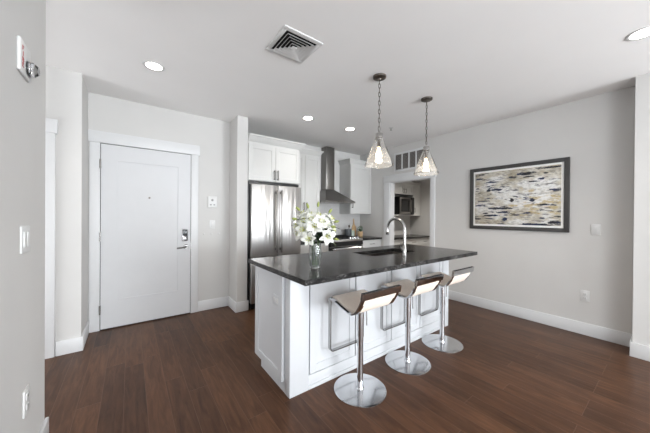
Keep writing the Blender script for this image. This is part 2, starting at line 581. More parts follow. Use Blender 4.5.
def crown(bm, path, z0, z1, out=0.055):
    """crown moulding: path = plan polyline [(x,y)] with the outside on the right-hand side"""
    P = [Vector((p[0], p[1], 0)) for p in path]
    h = z1-z0
    prof = [(0, 0), (0.010, 0), (0.012, 0.18), (0.30, 0.34), (0.52, 0.52), (0.80, 0.80), (1.0, 0.84), (1.0, 1.0), (0, 1.0)]
    rows = []
    for i, p in enumerate(P):
        ns = []
        for a, b in ((i-1, i), (i, i+1)):
            if a >= 0 and b < len(P):
                d = (P[b]-P[a]).normalized(); ns.append(Vector((d.y, -d.x, 0)))
        n = ns[0] if len(ns) == 1 else (ns[0]+ns[1])/(1+ns[0].dot(ns[1]))
        rows.append([bm.verts.new((p.x+n.x*out*a, p.y+n.y*out*a, z0+h*b)) for a, b in prof])
    m = len(prof)
    for a, b in zip(rows[:-1], rows[1:]):
        for i in range(m):
            bm.faces.new((a[i], a[(i+1) % m], b[(i+1) % m], b[i]))
    bm.faces.new(rows[0][::-1]); bm.faces.new(rows[-1])
    return bm

# ------------------------------------------------------------------ room shell
CE = 2.62
XR, YD, YH, YK = 4.05, 3.836, 3.374, 4.18       # right wall, entry wall, hall wall, kitchen wall
XN, YN = -0.385, 2.13                            # near left wall face and its far end
PX1, PY1 = 6.20, 4.41                            # pantry far corner
OY0, OY1, OZ = 2.487, 3.346, 1.95                # pantry opening

struct('floor', bx(BM(), -2.1, PX1+0.1, REAR_Y-0.15, PY1+0.12, -0.10, 0), M['floor'])
struct('ceiling', bx(BM(), -2.1, PX1+0.1, REAR_Y-0.15, PY1+0.12, CE, CE+0.12), M['ceil'])
struct('wall_left', bx(BM(), XN-0.13, XN, REAR_Y, YN, 0, CE), M['wall'])
struct('wall_hall', bx(BM(), -2.0, -0.37, YH, YK, 0, CE), M['wall'])
b = BM(); bx(b, -2.1, -2.0, 1.6, YK, 0, CE); bx(b, -2.0, XN-0.13, 1.6, 1.7, 0, CE)
struct('wall_hall_end', b, M['wall'])
struct('wall_entry', bx(BM(), -0.37, 1.14, YD, YK, 0, CE), M['wall'])
struct('wall_stub', bx(BM(), 1.14, 1.283, 3.50, YK, 0, CE), M['wall'])
struct('wall_kitchen', bx(BM(), -0.37, XR+0.12, YK, YK+0.1, 0, CE), M['wall'])
b = BM()
bx(b, XR, XR+0.12, REAR_Y, OY0, 0, CE); bx(b, XR, XR+0.12, OY1, YK, 0, CE); bx(b, XR, XR+0.12, OY0, OY1, OZ, CE)
struct('wall_right', b, M['wall'])
struct('wall_column', bx(BM(), 3.79, XR, -0.70, 0.252, 0, CE), M['wall'])
b = BM()
xs = [XN-0.13] + [v for w in WINDOWS for v in w] + [XR+0.12]
for i in range(0, len(xs), 2): bx(b, xs[i], xs[i+1], REAR_Y-0.14, REAR_Y, 0, CE)
for a, c in WINDOWS:
    bx(b, a, c, REAR_Y-0.14, REAR_Y, 0, WZ0); bx(b, a, c, REAR_Y-0.14, REAR_Y, WZ1, CE)
struct('wall_rear', b, M['wall'])
b = BM()
bx(b, XR+0.12, PX1, PY1, PY1+0.1, 0, CE); bx(b, PX1, PX1+0.1, 2.0, PY1+0.1, 0, CE); bx(b, XR+0.12, PX1+0.1, 1.9, 2.0, 0, CE)
struct('wall_pantry', b, M['wall'])

for i, (a, c) in enumerate(WINDOWS):
    b = BM(); f = 0.06
    bx(b, a, a+f, REAR_Y-0.1, REAR_Y-0.04, WZ0, WZ1); bx(b, c-f, c, REAR_Y-0.1, REAR_Y-0.04, WZ0, WZ1)
    bx(b, a+f, c-f, REAR_Y-0.1, REAR_Y-0.04, WZ0, WZ0+f); bx(b, a+f, c-f, REAR_Y-0.1, REAR_Y-0.04, WZ1-f, WZ1)
    bx(b, (a+c)/2-0.02, (a+c)/2+0.02, REAR_Y-0.09, REAR_Y-0.05, WZ0+f, WZ1-f)
    struct('window_%d' % (i+1), b, M['trim'])

# frames and panes added on solid walls, out of view, around the fill lights
def added_window(name, X, sgn, y0, y1, z0, z1):
    b = BM(); f = 0.07; xa, xb = sorted((X, X+sgn*0.02))
    bx(b, xa, xb, y0-f, y0, z0-f if z0 > 0.1 else z0, z1+f); bx(b, xa, xb, y1, y1+f, z0-f if z0 > 0.1 else z0, z1+f)
    bx(b, xa, xb, y0, y1, z1, z1+f)
    if z0 > 0.1: bx(b, xa, xb, y0, y1, z0-f, z0)
    w = struct(name, b, M['trim'])
    xa, xb = sorted((X+sgn*0.001, X+sgn*0.006))
    part('pane', bx(BM(), xa, xb, y0, y1, z0, z1), M['clear'], w)
added_window('window_3', XR, -1, -5.7, -2.3, 0.06, 2.25)
added_window('window_4', XN, 1, -3.3, -0.75, 0.06, 2.25)
added_window('window_5', -2.0, 1, 1.80, 3.25, 0.25, 2.25)

# baseboards: board with a small cap step
BH, BT = 0.135, 0.016
def board(bm, x0, x1, y0, y1):
    bx(bm, x0, x1, y0, y1, 0, BH, 0.004, 2)
    return bm
struct('baseboard_right', board(BM(), XR-BT, XR, 0.252, OY0-0.085), M['trim'])
b = BM(); board(b, 3.79-BT, 3.79, -0.70, 0.252+BT); board(b, 3.79, XR-BT, 0.252, 0.252+BT)
struct('baseboard_column', b, M['trim'])
b = BM(); board(b, 0.725, 1.14-BT, YD-BT, YD)
struct('baseboard_entry', b, M['trim'])
b = BM(); board(b, 1.14-BT, 1.14, 3.50-BT, YD); board(b, 1.14, 1.283+0.018, 3.50-BT, 3.50)
struct('baseboard_stub', b, M['trim'])
b = BM(); board(b, -0.54, -0.37+BT, YH-BT, YH); board(b, -0.37, -0.37+BT, YH, YD-0.02)
struct('baseboard_hall', b, M['trim'])
struct('baseboard_left', board(BM(), XN, XN+BT, -0.66, YN+BT), M['trim'])

# entry door casing
b = BM()
bx(b, -0.358, -0.268, YD-0.022, YD, 0, 2.085, 0.003); bx(b, 0.642, 0.728, YD-0.022, YD, 0, 2.085, 0.003)
bx(b, -0.369, 0.745, YD-0.030, YD, 2.085, 2.213, 0.003)
struct('trim_1', b, M['trim'])
# closet casing on the hall wall, with its door
b = BM()
bx(b, -0.64, -0.545, YH-0.022, YH, 0, 2.02, 0.003); bx(b, -1.54, -1.445, YH-0.022, YH, 0, 2.02, 0.003)
bx(b, -1.555, -0.53, YH-0.030, YH, 2.02, 2.145, 0.003)
struct('trim_2', b, M['trim'])
d2 = struct('door_2', shaker(BM(), -1.44, -0.645, 0.01, 2.015, YH-0.012, 0.012, 0.12, 0.006), M['door'])
# pantry opening casing
b = BM()
for y0, y1 in ((OY0-0.085, OY0), (OY1, OY1+0.137)): bx(b, XR-0.022, XR, y0, y1, 0, OZ, 0.003)
bx(b, XR-0.030, XR, OY0-0.10, OY1+0.145, OZ, OZ+0.135, 0.003)
bx(b, XR, XR+0.12, OY0, OY0+0.012, 0, OZ); bx(b, XR, XR+0.12, OY1-0.012, OY1, 0, OZ); bx(b, XR, XR+0.12, OY0+0.012, OY1-0.012, OZ-0.012, OZ)
struct('trim_3', b, M['trim'])
# kitchen backsplash
b = BM(); bx(b, 2.10, XR, YK-0.008, YK, 0.865, 1.345); bx(b, 2.727, 3.465, YK-0.008, YK, 1.345, 1.62)
struct('trim_4', b, M['tile'])

# ------------------------------------------------------------------ entry door
b = BM()
yd = YD-0.020
st = 0.145
bx(b, -0.262, -0.262+st, yd, YD, 0.012, 2.078); bx(b, 0.636-st, 0.636, yd, YD, 0.012, 2.078)
bx(b, -0.262+st, 0.636-st, yd, YD, 1.90, 2.078); bx(b, -0.262+st, 0.636-st, yd, YD, 0.012, 0.325)
bx(b, -0.262+st, 0.636-st, yd+0.010, YD, 0.325, 1.90)
dr = struct('door_1', b, M['door'])
part('door_gap', bx(BM(), -0.268, 0.642, YD-0.004, YD-0.001, 0.0, 2.085), M['rubber'], dr)
for z in (1.852, 1.046, 0.231):
    h = part('hinge', tube(BM(), [(-0.266, yd-0.012, z-0.05), (-0.266, yd-0.012, z+0.05)], 0.008, 10), M['nickel'], dr)
part('peephole', lathe(BM(), [(0.0, 0.004), (0.008, 0.004), (0.011, 0)], (0.188, yd, 1.495), 16, 'Y'), M['iron'], dr)
kp = part('keypad_lock', bx(BM(), 0.535, 0.603, yd-0.022, yd, 0.955, 1.108, 0.008, 3), M['chrome'], dr)
part('keypad_display', bx(BM(), 0.541, 0.597, yd-0.0245, yd-0.021, 1.022, 1.102, 0.002), M['display'], kp)
part('lock_cylinder', lathe(BM(), [(0, 0.010), (0.013, 0.010), (0.016, 0)], (0.569, yd-0.021, 0.99), 18, 'Y'), M['nickel'], kp)
hd = part('lever_handle', tube(BM(), fillet([(0.583, yd, 0.880), (0.583, yd-0.05, 0.880), (0.475, yd-0.052, 0.870)], 0.02), 0.010, 10), M['pull'], dr)
part('handle_rose', lathe(BM(), [(0, 0.012), (0.026, 0.012), (0.031, 0)], (0.583, yd, 0.880), 24, 'Y'), M['nickel'], hd)
part('latch_plate', bx(BM(), 0.632, 0.640, yd-0.004, yd+0.004, 0.84, 0.92), M['nickel'], dr)

# ------------------------------------------------------------------ wall fittings
b = bx(BM(), 0.848, 0.968, YD-0.024, YD, 1.394, 1.552, 0.006, 3)
it = thing('intercom', 'white intercom box above the light switch beside the entry door', 'intercom', (0.908, YD, 1.394))
part('housing', b, M['plastic'], it)
part('speaker_grille', lathe(BM(), [(0, 0.003), (0.014, 0.003), (0.016, 0)], (0.905, YD-0.024, 1.497), 20, 'Y'), M['greyplastic'], it)
for x in (0.885, 0.93): part('button', bx(BM(), x-0.012, x+0.012, YD-0.027, YD-0.023, 1.425, 1.442, 0.002), M['greyplastic'], it)

def plate_y(name, label, cat, x, z, w=0.072, h=0.118, gangs=1, outlet=False):
    t = thing(name, label, cat, (x, YD, z-h/2))
    part('wall_plate', bx(BM(), x-w/2, x+w/2, YD-0.006, YD, z-h/2, z+h/2, 0.002), M['plastic'], t)
    part('rocker', bx(BM(), x-0.016, x+0.016, YD-0.010, YD-0.005, z-0.033, z+0.033, 0.002), M['plastic'], t)
    return t
plate_y('light_switch', 'white rocker light switch below the intercom box', 'light switch', 0.911, 1.163)
for x, w in ((0.806, 'left'), (0.902, 'middle'), (1.000, 'right')):
    solo('wall_anchor', lathe(BM(), [(0, 0.006), (0.008, 0.006), (0.011, 0.0)], (x, YD, 1.036), 16, 'Y'), M['plastic'],
         '%s of three small white wall anchors in a row below the intercom' % w, 'wall anchor', (x, YD, 1.025), 'wall anchors below the intercom')

def plate_x(name, label, cat, X, y, z, sgn, w=0.074, h=0.120, gangs=1, outlet=False):
    """plate on a wall X = const; sgn = direction it faces"""
    t = thing(name, label, cat, (X, y, z-h/2))
    def bb(y0, y1, z0, z1, d0, d1, bev=0.002):
        a, c = sorted((X+sgn*d0, X+sgn*d1)); return bx(BM(), a, c, y0, y1, z0, z1, bev)
    part('wall_plate', bb(y-w/2, y+w/2, z-h/2, z+h/2, 0, 0.007), M['plastic'], t)
    if outlet:
        for dz in (-0.022, 0.022):
            s = part('socket', bb(y-0.017, y+0.017, z+dz-0.014, z+dz+0.014, 0.006, 0.010, 0.003), M['plastic'], t)
            q = BM()
            for dy in (-0.006, 0.006):
                a, c = sorted((X+sgn*0.0098, X+sgn*0.0106)); bx(q, a, c, y+dy-0.001, y+dy+0.001, z+dz-0.003, z+dz+0.006)
            part('socket_slots', q, M['rubber'], s)
    else:
        for g in range(gangs):
            yy = y+(g-(gangs-1)/2)*0.046
            part('rocker', bb(yy-0.016, yy+0.016, z-0.034, z+0.034, 0.006, 0.0115), M['plastic'], t)
    return t
plate_x('light_switch', 'white light switch on the right wall beside the abstract painting', 'light switch', XR, 0.535, 1.167, -1)
plate_x('wall_outlet', 'white duplex wall outlet low on the right wall below the switch', 'outlet', XR, 0.615, 0.43, -1, outlet=True)
plate_x('light_switch', 'white double rocker switch on the near left wall below the fire alarm', 'light switch', XN, 1.762, 1.182, 1, w=0.116, gangs=2)
plate_x('wall_outlet', 'white wall outlet low on the near left wall', 'outlet', XN, 1.785, 0.435, 1, outlet=True)

# fire alarm strobe with red vertical lettering
fa = thing('fire_alarm', 'white fire alarm strobe with red lettering high on the near left wall', 'fire alarm', (XN, 1.70, 1.91))
part('housing', bx(BM(), XN, XN+0.013, 1.655, 1.800, 1.905, 2.045, 0.005, 3), M['plastic'], fa)
b = BM()
lathe(b, [(0, 0.036), (0.018, 0.034), (0.030, 0.022), (0.034, 0.0)], (0, 0, 0), 20)
bmesh.ops.transform(b, matrix=Matrix.Translation((XN+0.013, 1.752, 1.948)) @ Matrix.Rotation(PI/2, 4, 'Y'), verts=b.verts)
part('strobe_lens', b, M['clear'], fa)
part('strobe_reflector', bx(BM(), XN+0.0125, XN+0.024, 1.732, 1.772, 1.928, 1.968, 0.003), M['chrome'], fa)
GL = {'F': ['111', '100', '110', '100', '100'], 'I': ['010', '010', '010', '010', '010'], 'R': ['110', '101', '110', '101', '101'], 'E': ['111', '100', '110', '100', '111']}
for k, ch in enumerate('FIRE'):
    b = BM(); px = 0.0050
    for r_, row in enumerate(GL[ch]):
        for c_, v in enumerate(row):
            if v == '1':
                y = 1.676+c_*px*1.3; z = 2.020-k*0.024-r_*px*0.8
                bx(b, XN+0.0125, XN+0.0138, y, y+px*1.3, z-px*0.8, z)
    part('red_letter', b, M['red'], fa, 'red letter of the word FIRE')

# painting
PY0, PY1_, PZ0, PZ1 = 0.747, 1.838, 1.125, 1.990
pt = thing('framed_painting', 'abstract painting of white, beige and navy strokes in a charcoal frame', 'painting', (XR, (PY0+PY1_)/2, PZ0))
fwid = 0.047
b = BM()
bx(b, XR-0.035, XR, PY0, PY0+fwid, PZ0, PZ1, 0.003); bx(b, XR-0.035, XR, PY1_-fwid, PY1_, PZ0, PZ1, 0.003)
bx(b, XR-0.035, XR, PY0+fwid, PY1_-fwid, PZ0, PZ0+fwid, 0.003); bx(b, XR-0.035, XR, PY0+fwid, PY1_-fwid, PZ1-fwid, PZ1, 0.003)
part('picture_frame', b, M['frame'], pt)
part('white_border', bx(BM(), XR-0.020, XR-0.002, PY0+fwid, PY1_-fwid, PZ0+fwid, PZ1-fwid), M['mount'], pt)
bo = fwid+0.025
part('canvas', bx(BM(), XR-0.028, XR-0.019, PY0+bo, PY1_-bo, PZ0+bo, PZ1-bo, 0.002), M['art'], pt)

# return-air grille above the pantry opening
gr = thing('return_air_grille', 'white framed air grille with four dark patterned panels above the pantry opening', 'air grille', (XR, 2.92, 2.14))
GY0, GY1, GZ0, GZ1 = 2.585, 3.245, 2.135, 2.485
b = BM(); f = 0.035
bx(b, XR-0.018, XR, GY0, GY0+f, GZ0, GZ1, 0.003); bx(b, XR-0.018, XR, GY1-f, GY1, GZ0, GZ1, 0.003)
bx(b, XR-0.018, XR, GY0+f, GY1-f, GZ0, GZ0+f, 0.003); bx(b, XR-0.018, XR, GY0+f, GY1-f, GZ1-f, GZ1, 0.003)
n = 4; w = (GY1-GY0-2*f)/n
for i in range(1, n): bx(b, XR-0.018, XR, GY0+f+i*w-0.010, GY0+f+i*w+0.010, GZ0+f, GZ1-f)
part('grille_frame', b, M['trim'], gr)
part('backing', bx(BM(), XR-0.004, XR-0.001, GY0+f, GY1-f, GZ0+f, GZ1-f), M['grille'], gr)
for i in range(n):
    b = BM()
    ya, yb = GY0+f+i*w+0.010, GY0+f+(i+1)*w-0.010
    rows = 5; s = (GZ1-GZ0-2*f)/rows
    for r_ in range(rows):
        zc = GZ0+f+(r_+0.5)*s; yc = (ya+yb)/2
        ring = [(XR-0.007, yc+0.030*math.cos(t), zc+0.021*math.sin(t)) for t in [2*PI*k/16 for k in range(16)]]
        tube(b, ring, 0.004, 6, True)
        tube(b, [(XR-0.006, ya, zc-s/2), (XR-0.006, yb, zc+s/2)], 0.003, 6)
        tube(b, [(XR-0.006, ya, zc+s/2), (XR-0.006, yb, zc-s/2)], 0.003, 6)
    part('lattice_panel', b, M['nickel'], gr)

# ------------------------------------------------------------------ ceiling fittings
vt = thing('ceiling_vent', 'white square ceiling air diffuser with stepped louvres', 'ceiling vent', (1.02, 1.80, CE))
vc = (1.02, 1.80); hv = 0.165
def sq_ring(bm, h0, z0, h1, z1, t=0.003):
    def sq(h, z): return [bm.verts.new((vc[0]+sx*h, vc[1]+sy*h, z)) for sx, sy in ((-1, -1), (1, -1), (1, 1), (-1, 1))]
    a, b_, c, d = sq(h0, z0), sq(h1, z1), sq(h1-t, z1+t*0.3), sq(h0-t, z0+t*0.3)
    for p, q in ((a, b_), (b_, c), (c, d), (d, a)):
        for i in range(4): bm.faces.new((p[i], p[(i+1) % 4], q[(i+1) % 4], q[i]))
b = BM()
for (x0, x1, y0, y1) in ((-hv, hv, -hv, -hv+0.035), (-hv, hv, hv-0.035, hv), (-hv, -hv+0.035, -hv+0.035, hv-0.035), (hv-0.035, hv, -hv+0.035, hv-0.035)):
    bx(b, vc[0]+x0, vc[0]+x1, vc[1]+y0, vc[1]+y1, CE-0.008, CE, 0.002)
part('outer_frame', b, M['plastic'], vt)
part('duct_opening', bx(BM(), vc[0]-hv+0.03, vc[0]+hv-0.03, vc[1]-hv+0.03, vc[1]+hv-0.03, CE-0.0015, CE-0.0005), M['void'], vt)
for h in (0.122, 0.096, 0.070, 0.044):
    b = BM(); sq_ring(b, h, CE-0.022, h-0.017, CE-0.002)
    part('louvre', b, M['plastic'], vt)
part('centre_louvre', bx(BM(), vc[0]-0.020, vc[0]+0.020, vc[1]-0.020, vc[1]+0.020, CE-0.022, CE-0.018), M['plastic'], vt)

def downlight(x, y, label, power=12):
    t = thing('recessed_downlight', label, 'ceiling light', (x, y, CE), 'recessed ceiling downlights')
    part('trim_ring', lathe(BM(), [(0.062, 0), (0.062, -0.004), (0.074, -0.007), (0.083, -0.004), (0.085, 0)], (x, y, CE), 32, close=True), M['plastic'], t)
    part('lens', lathe(BM(), [(0, -0.0035), (0.062, -0.0035), (0.062, -0.001), (0, -0.001)], (x, y, CE), 32), M['can'], t)
    d = bpy.data.lights.new('downlight_glow', 'SPOT')
    d.energy = power; d.color = (1.0, 0.95, 0.88); d.spot_size = math.radians(130); d.spot_blend = 0.8; d.shadow_soft_size = 0.06
    o = bpy.data.objects.new('downlight_glow', d); o.location = (0, 0, -0.02); o.parent = t; COL.objects.link(o)
downlight(0.166, 2.799, 'lit round recessed ceiling light in front of the entry door')
downlight(1.934, 3.011, 'lit round recessed ceiling light in front of the refrigerator')
downlight(2.687, 2.999, 'lit round recessed ceiling light in front of the range hood')
downlight(2.937, 0.164, 'lit round recessed ceiling light at the upper right edge of the photo')

downlight(5.2, 3.0, 'added unseen recessed ceiling light that brightens the pantry', 115)  # lamp added out of view to brighten the pantry interior
sp = thing('fire_sprinkler', 'small concealed fire sprinkler on the ceiling near the pantry', 'sprinkler', (3.141, 2.588, CE))
part('escutcheon', lathe(BM(), [(0, -0.004), (0.030, -0.004), (0.036, 0)], (3.141, 2.588, CE), 24), M['plastic'], sp)
part('sprinkler_head', lathe(BM(), [(0, -0.034), (0.014, -0.034), (0.014, -0.031), (0.005, -0.028), (0.007, -0.004)], (3.141, 2.588, CE), 16), M['nickel'], sp)

def pendant(x, y, label):
    t = thing('pendant_lamp', label, 'pendant lamp', (x, y, CE), 'pendant lamps above the island')
    part('ceiling_canopy', lathe(BM(), [(0, -0.034), (0.012, -0.034), (0.016, -0.026), (0.046, -0.024), (0.060, -0.016), (0.062, 0)], (x, y, CE), 32), M['iron'], t)
    b = BM()
    z = CE-0.030; k = 0
    while z > 2.118:
        ring = []
        for i in range(18):
            a = 2*PI*i/18
            u, v = 0.0125*math.cos(a), 0.0240*math.sin(a)
            ring.append((x+(u if k % 2 else 0.7*u), y+(0 if k % 2 else 0.7*u), z-0.020+v))
        tube(b, ring, 0.0032, 6, True)
        z -= 0.0405; k += 1
    part('chain', b, M['iron'], t)
    tube_b = lathe(BM(), [(0, 0.088), (0.008, 0.088), (0.009, 0.070), (0.030, 0.066), (0.034, 0.060), (0.034, 0.020), (0.030, 0.016), (0.030, 0.0), (0.0, 0.0)], (x, y, 2.015), 28)
    cp = part('socket_cap', tube_b, M['nickel'], t)
    part('lamp_holder', lathe(BM(), [(0, 0.0), (0.014, 0.0), (0.014, -0.066), (0, -0.066)], (x, y, 2.015), 20), M['iron'], cp)
    th = 0.0035
    prof = [(0.040, 2.030), (0.046, 2.012), (0.129, 1.793), (0.133, 1.782), (0.132, 1.773)]
    inner = [(r-th, z+0.0005) for r, z in prof][::-1]
    inner[0] = (0.1255, 1.773)
    part('glass_shade', lathe(BM(), prof+inner, (x, y, 0), 48, close=True), M['shade'], t)
    part('bulb', lathe(BM(), [(0, 1.952), (0.010, 1.950), (0.011, 1.940), (0.016, 1.915), (0.028, 1.882), (0.030, 1.864), (0.024, 1.846), (0.012, 1.836), (0, 1.833)], (x, y, 0), 24), M['bulb'], t, 'lit warm filament bulb')
    d = bpy.data.lights.new('pendant_glow', 'POINT')
    d.energy = 6; d.color = (1.0, 0.87, 0.70); d.shadow_soft_size = 0.035
    o = bpy.data.objects.new('pendant_glow', d); o.location = (0, 0, 1.81-CE); o.parent = t; COL.objects.link(o)
pendant(1.892, 1.70, 'glass cone pendant lamp on a chain, the one left of the other')
pendant(2.672, 1.70, 'glass cone pendant lamp on a chain, hanging in front of the air grille')

# ------------------------------------------------------------------ kitchen run
KZ = 0.870                                       # kitchen counter height
def upper(name, label, x0, x1, yf, z0, z1, ndoor, crown_path, cz0, cz1, handles, cout=0.055):
    t = thing(name, label, 'cabinet', ((x0+x1)/2, YK, z0))
    part('cabinet_box', bx(BM(), x0, x1, yf, YK-0.008 if yf > 3.7 else YK, z0, cz0+0.02), M['cab'], t)
    w = (x1-x0)/ndoor
    for i in range(ndoor):
        d = part('cabinet_door', shaker(BM(), x0+i*w+0.0025, x0+(i+1)*w-0.0025, z0+0.006, z1, yf-0.021), M['cab'], t)
        hx, hz = handles[i]
        part('bar_handle', bar_pull(BM(), (hx, hz), 0.14, True, yf-0.021, 0.03, 0.0075), M['pull'], d)
    part('crown_moulding', crown(BM(), crown_path, cz0, cz1, cout), M['cab'], t)
    return t
upper('wall_cabinet', 'white two-door cabinet above the refrigerator with crown moulding', 1.285, 2.092, 3.50, 1.775, 2.275, 2,
      [(1.285, 3.50), (2.092, 3.50), (2.092, YK)], 2.285, 2.395, [(1.662, 1.87), (1.716, 1.87)], 0.075)
upper('wall_cabinet', 'white tall upper cabinet between the refrigerator and the range hood', 2.10, 2.727, 3.856, 1.335, 2.325, 2,
      [(2.10, 3.856), (2.727, 3.856), (2.727, YK-0.008)], 2.335, 2.445, [(2.385, 1.45), (2.44, 1.45)])
upper('wall_cabinet', 'white upper cabinet right of the range hood', 3.465, 4.048, 3.856, 1.335, 2.305, 1,
      [(3.465, YK-0.008), (3.465, 3.856), (4.048, 3.856)], 2.315, 2.415, [(3.505, 1.52)], 0.045)

# refrigerator
FX0, FX1 = 1.325, 2.098
fr = thing('refrigerator', 'stainless steel french door refrigerator in the alcove beside the wall stub', 'refrigerator', ((FX0+FX1)/2, 3.5, 0))
part('body', bx(BM(), 1.292, FX1-0.012, 3.50, 4.15, 0.02, 1.765), M['black'], fr)
xm = 1.705
for x0, x1, hx in ((FX0-0.012, xm-0.003, xm-0.036), (xm+0.003, FX1-0.004, xm+0.036)):
    d = part('fridge_door', bx(BM(), x0, x1, 3.435, 3.495, 0.715, 1.722, 0.010, 3), M['steel'], fr)
    b = bx(BM(), hx-0.012, hx+0.012, 3.372, 3.392, 0.765, 1.655, 0.006, 3)
    for z in (0.80, 1.60): bx(b, hx-0.010, hx+0.010, 3.390, 3.4365, z, z+0.035, 0.003)
    part('door_handle', b, M['steel_dark'], d)  # darker steel puts the shading of the bars into their colour
d = part('freezer_drawer', bx(BM(), FX0-0.012, FX1-0.004, 3.435, 3.495, 0.09, 0.703, 0.010, 3), M['steel'], fr)
part('drawer_handle', tube(BM(), fillet([(FX0+0.08, 3.435, 0.63), (FX0+0.10, 3.385, 0.63), (FX1-0.10, 3.385, 0.63), (FX1-0.08, 3.435, 0.63)], 0.02), 0.011, 10), M['nickel'], d)
part('kick_grille', bx(BM(), FX0, FX1-0.01, 3.45, 3.50, 0.015, 0.085), M['black'], fr)

def base_cab(label, x0, x1, doors, drawers):
    t = thing('base_cabinet', label, 'cabinet', ((x0+x1)/2, YK, 0))
    part('cabinet_box', bx(BM(), x0, x1, 3.58, YK-0.012, 0.10, KZ-0.0355), M['cab'], t)
    part('toe_kick', bx(BM(), x0, x1, 3.65, 3.67, 0, 0.10), M['cab'], t)
    w = (x1-x0)/drawers
    for i in range(drawers):
        a, c = x0+i*w+0.003, x0+(i+1)*w-0.003
        b = bx(BM(), a, c, 3.56, 3.58, 0.665, KZ-0.047, 0.002)
        d = part('drawer', b, M['cab'], t)
        part('bar_handle', bar_pull(BM(), ((a+c)/2, 0.755), 0.12, False, 3.56), M['pull'], d)
    w = (x1-x0)/doors
    for i in range(doors):
        d = part('cabinet_door', shaker(BM(), x0+i*w+0.003, x0+(i+1)*w-0.003, 0.11, 0.655, 3.56), M['cab'], t)
        part('bar_handle', bar_pull(BM(), (x0+(i+0.5)*w+(w*0.5-0.05)*(1 if i == 0 else -1), 0.56), 0.13, True, 3.56), M['pull'], d)
    return t
base_cab('white base cabinet seen behind the vase between refrigerator and range', 2.105, 2.722, 2, 1)
base_cab('white base cabinet with a drawer right of the range', 3.500, 4.048, 1, 1)
solo('kitchen_countertop', bx(BM(), 2.105, 2.724, 3.535, YK-0.009, KZ-0.035, KZ, 0.004), M['granite'], 'dark granite countertop left of the range behind the vase', 'countertop', (2.41, YK, KZ-0.035))
solo('kitchen_countertop', bx(BM(), 3.498, 4.049, 3.535, YK-0.009, KZ-0.035, KZ, 0.004), M['granite'], 'dark granite countertop right of the range holding the small plant', 'countertop', (3.77, YK, KZ-0.035))

# range
RX0, RX1 = 2.730, 3.492
rg = thing('kitchen_range', 'stainless steel gas range with black oven door under the hood', 'stove', ((RX0+RX1)/2, YK, 0))
part('range_body', bx(BM(), RX0, RX1, 3.56, 4.16, 0.02, 0.845), M['steel_dark'], rg)
part('cooktop', bx(BM(), RX0, RX1, 3.545, 4.165, 0.846, 0.876, 0.004), M['black'], rg)
part('back_ledge', bx(BM(), RX0, RX1, 4.11, 4.165, 0.877, 0.905, 0.004), M['black'], rg)
b = BM()
for x0 in (RX0+0.03, RX0+0.27, RX0+0.51):
    for yy in (3.66, 3.85, 4.05): tube(b, [(x0, yy, 0.899), (x0+0.222, yy, 0.899)], 0.007, 6)
    for xx in (x0, x0+0.11, x0+0.222):
        tube(b, [(xx, 3.65, 0.899), (xx, 4.06, 0.899)], 0.007, 6)
        for yy in (3.66, 4.05): tube(b, [(xx, yy, 0.876), (xx, yy, 0.899)], 0.007, 6)
part('burner_grates', b, M['rubber'], rg)
b = BM()
for q in [(RX0, 3.51, 0.790), ]:
    vs = [b.verts.new((x, y, z)) for x in (RX0, RX1) for y, z in ((3.56, 0.755), (3.505, 0.765), (3.525, 0.858), (3.56, 0.872))]
    for i in range(4): b.faces.new((vs[i], vs[(i+1) % 4], vs[4+(i+1) % 4], vs[4+i]))
    b.faces.new(vs[:4]); b.faces.new(vs[4:])
part('control_panel', b, M['black'], rg)
part('front_trim', bx(BM(), RX0, RX1, 3.517, 3.5445, 0.838, 0.877, 0.003), M['steel'], rg)
for kx in (3.235, 3.300, 3.365, 3.430):
    k = part('control_knob', lathe(BM(), [(0, 0.034), (0.016, 0.034), (0.019, 0.028), (0.021, 0)], (kx, 3.585, 0.8755), 20), M['chrome'], rg)
od = part('oven_door', bx(BM(), RX0+0.004, RX1-0.004, 3.515, 3.56, 0.20, 0.745, 0.004), M['blackglass'], rg)
part('oven_handle', tube(BM(), fillet([(RX0+0.05, 3.515, 0.722), (RX0+0.055, 3.465, 0.722), (RX1-0.055, 3.465, 0.722), (RX1-0.05, 3.515, 0.722)], 0.02), 0.021, 12), M['polished'], od)
part('storage_drawer', bx(BM(), RX0+0.004, RX1-0.004, 3.52, 3.56, 0.03, 0.19, 0.004), M['steel_dark'], rg)

# range hood
hd = thing('range_hood', 'stainless steel pyramid range hood with square chimney', 'range hood', (3.10, YK, 1.53))
b = BM()
HX0, HX1, HYF, HZ = 2.735, 3.455, 3.685, 1.535
cx0, cx1, cy = 3.00, 3.205, 4.02
bx(b, HX0, HX1, HYF, YK-0.009, HZ, HZ+0.028)
lo = [b.verts.new(p) for p in ((HX0, HYF, HZ+0.028), (HX1, HYF, HZ+0.028), (HX1, YK-0.009, HZ+0.028), (HX0, YK-0.009, HZ+0.028))]
hi = [b.verts.new(p) for p in ((cx0, cy, 1.80), (cx1, cy, 1.80), (cx1, YK-0.009, 1.80), (cx0, YK-0.009, 1.80))]
for i in range(4): b.faces.new((lo[i], lo[(i+1) % 4], hi[(i+1) % 4], hi[i]))
part('canopy', b, M['steel_dark'], hd)
part('chimney', bx(BM(), cx0, cx1, cy, YK-0.001, 1.80, CE-0.001, 0.002), M['steel_dark'], hd)
part('grease_filter', bx(BM(), HX0+0.03, HX1-0.03, HYF+0.03, YK-0.04, HZ-0.004, HZ+0.002), M['nickel'], hd)
for i in range(4): part('control_button', lathe(BM(), [(0, 0.004), (0.008, 0.004), (0.009, 0)], (3.03+i*0.04, HYF, HZ+0.014), 12, 'Y'), M['black'], hd)

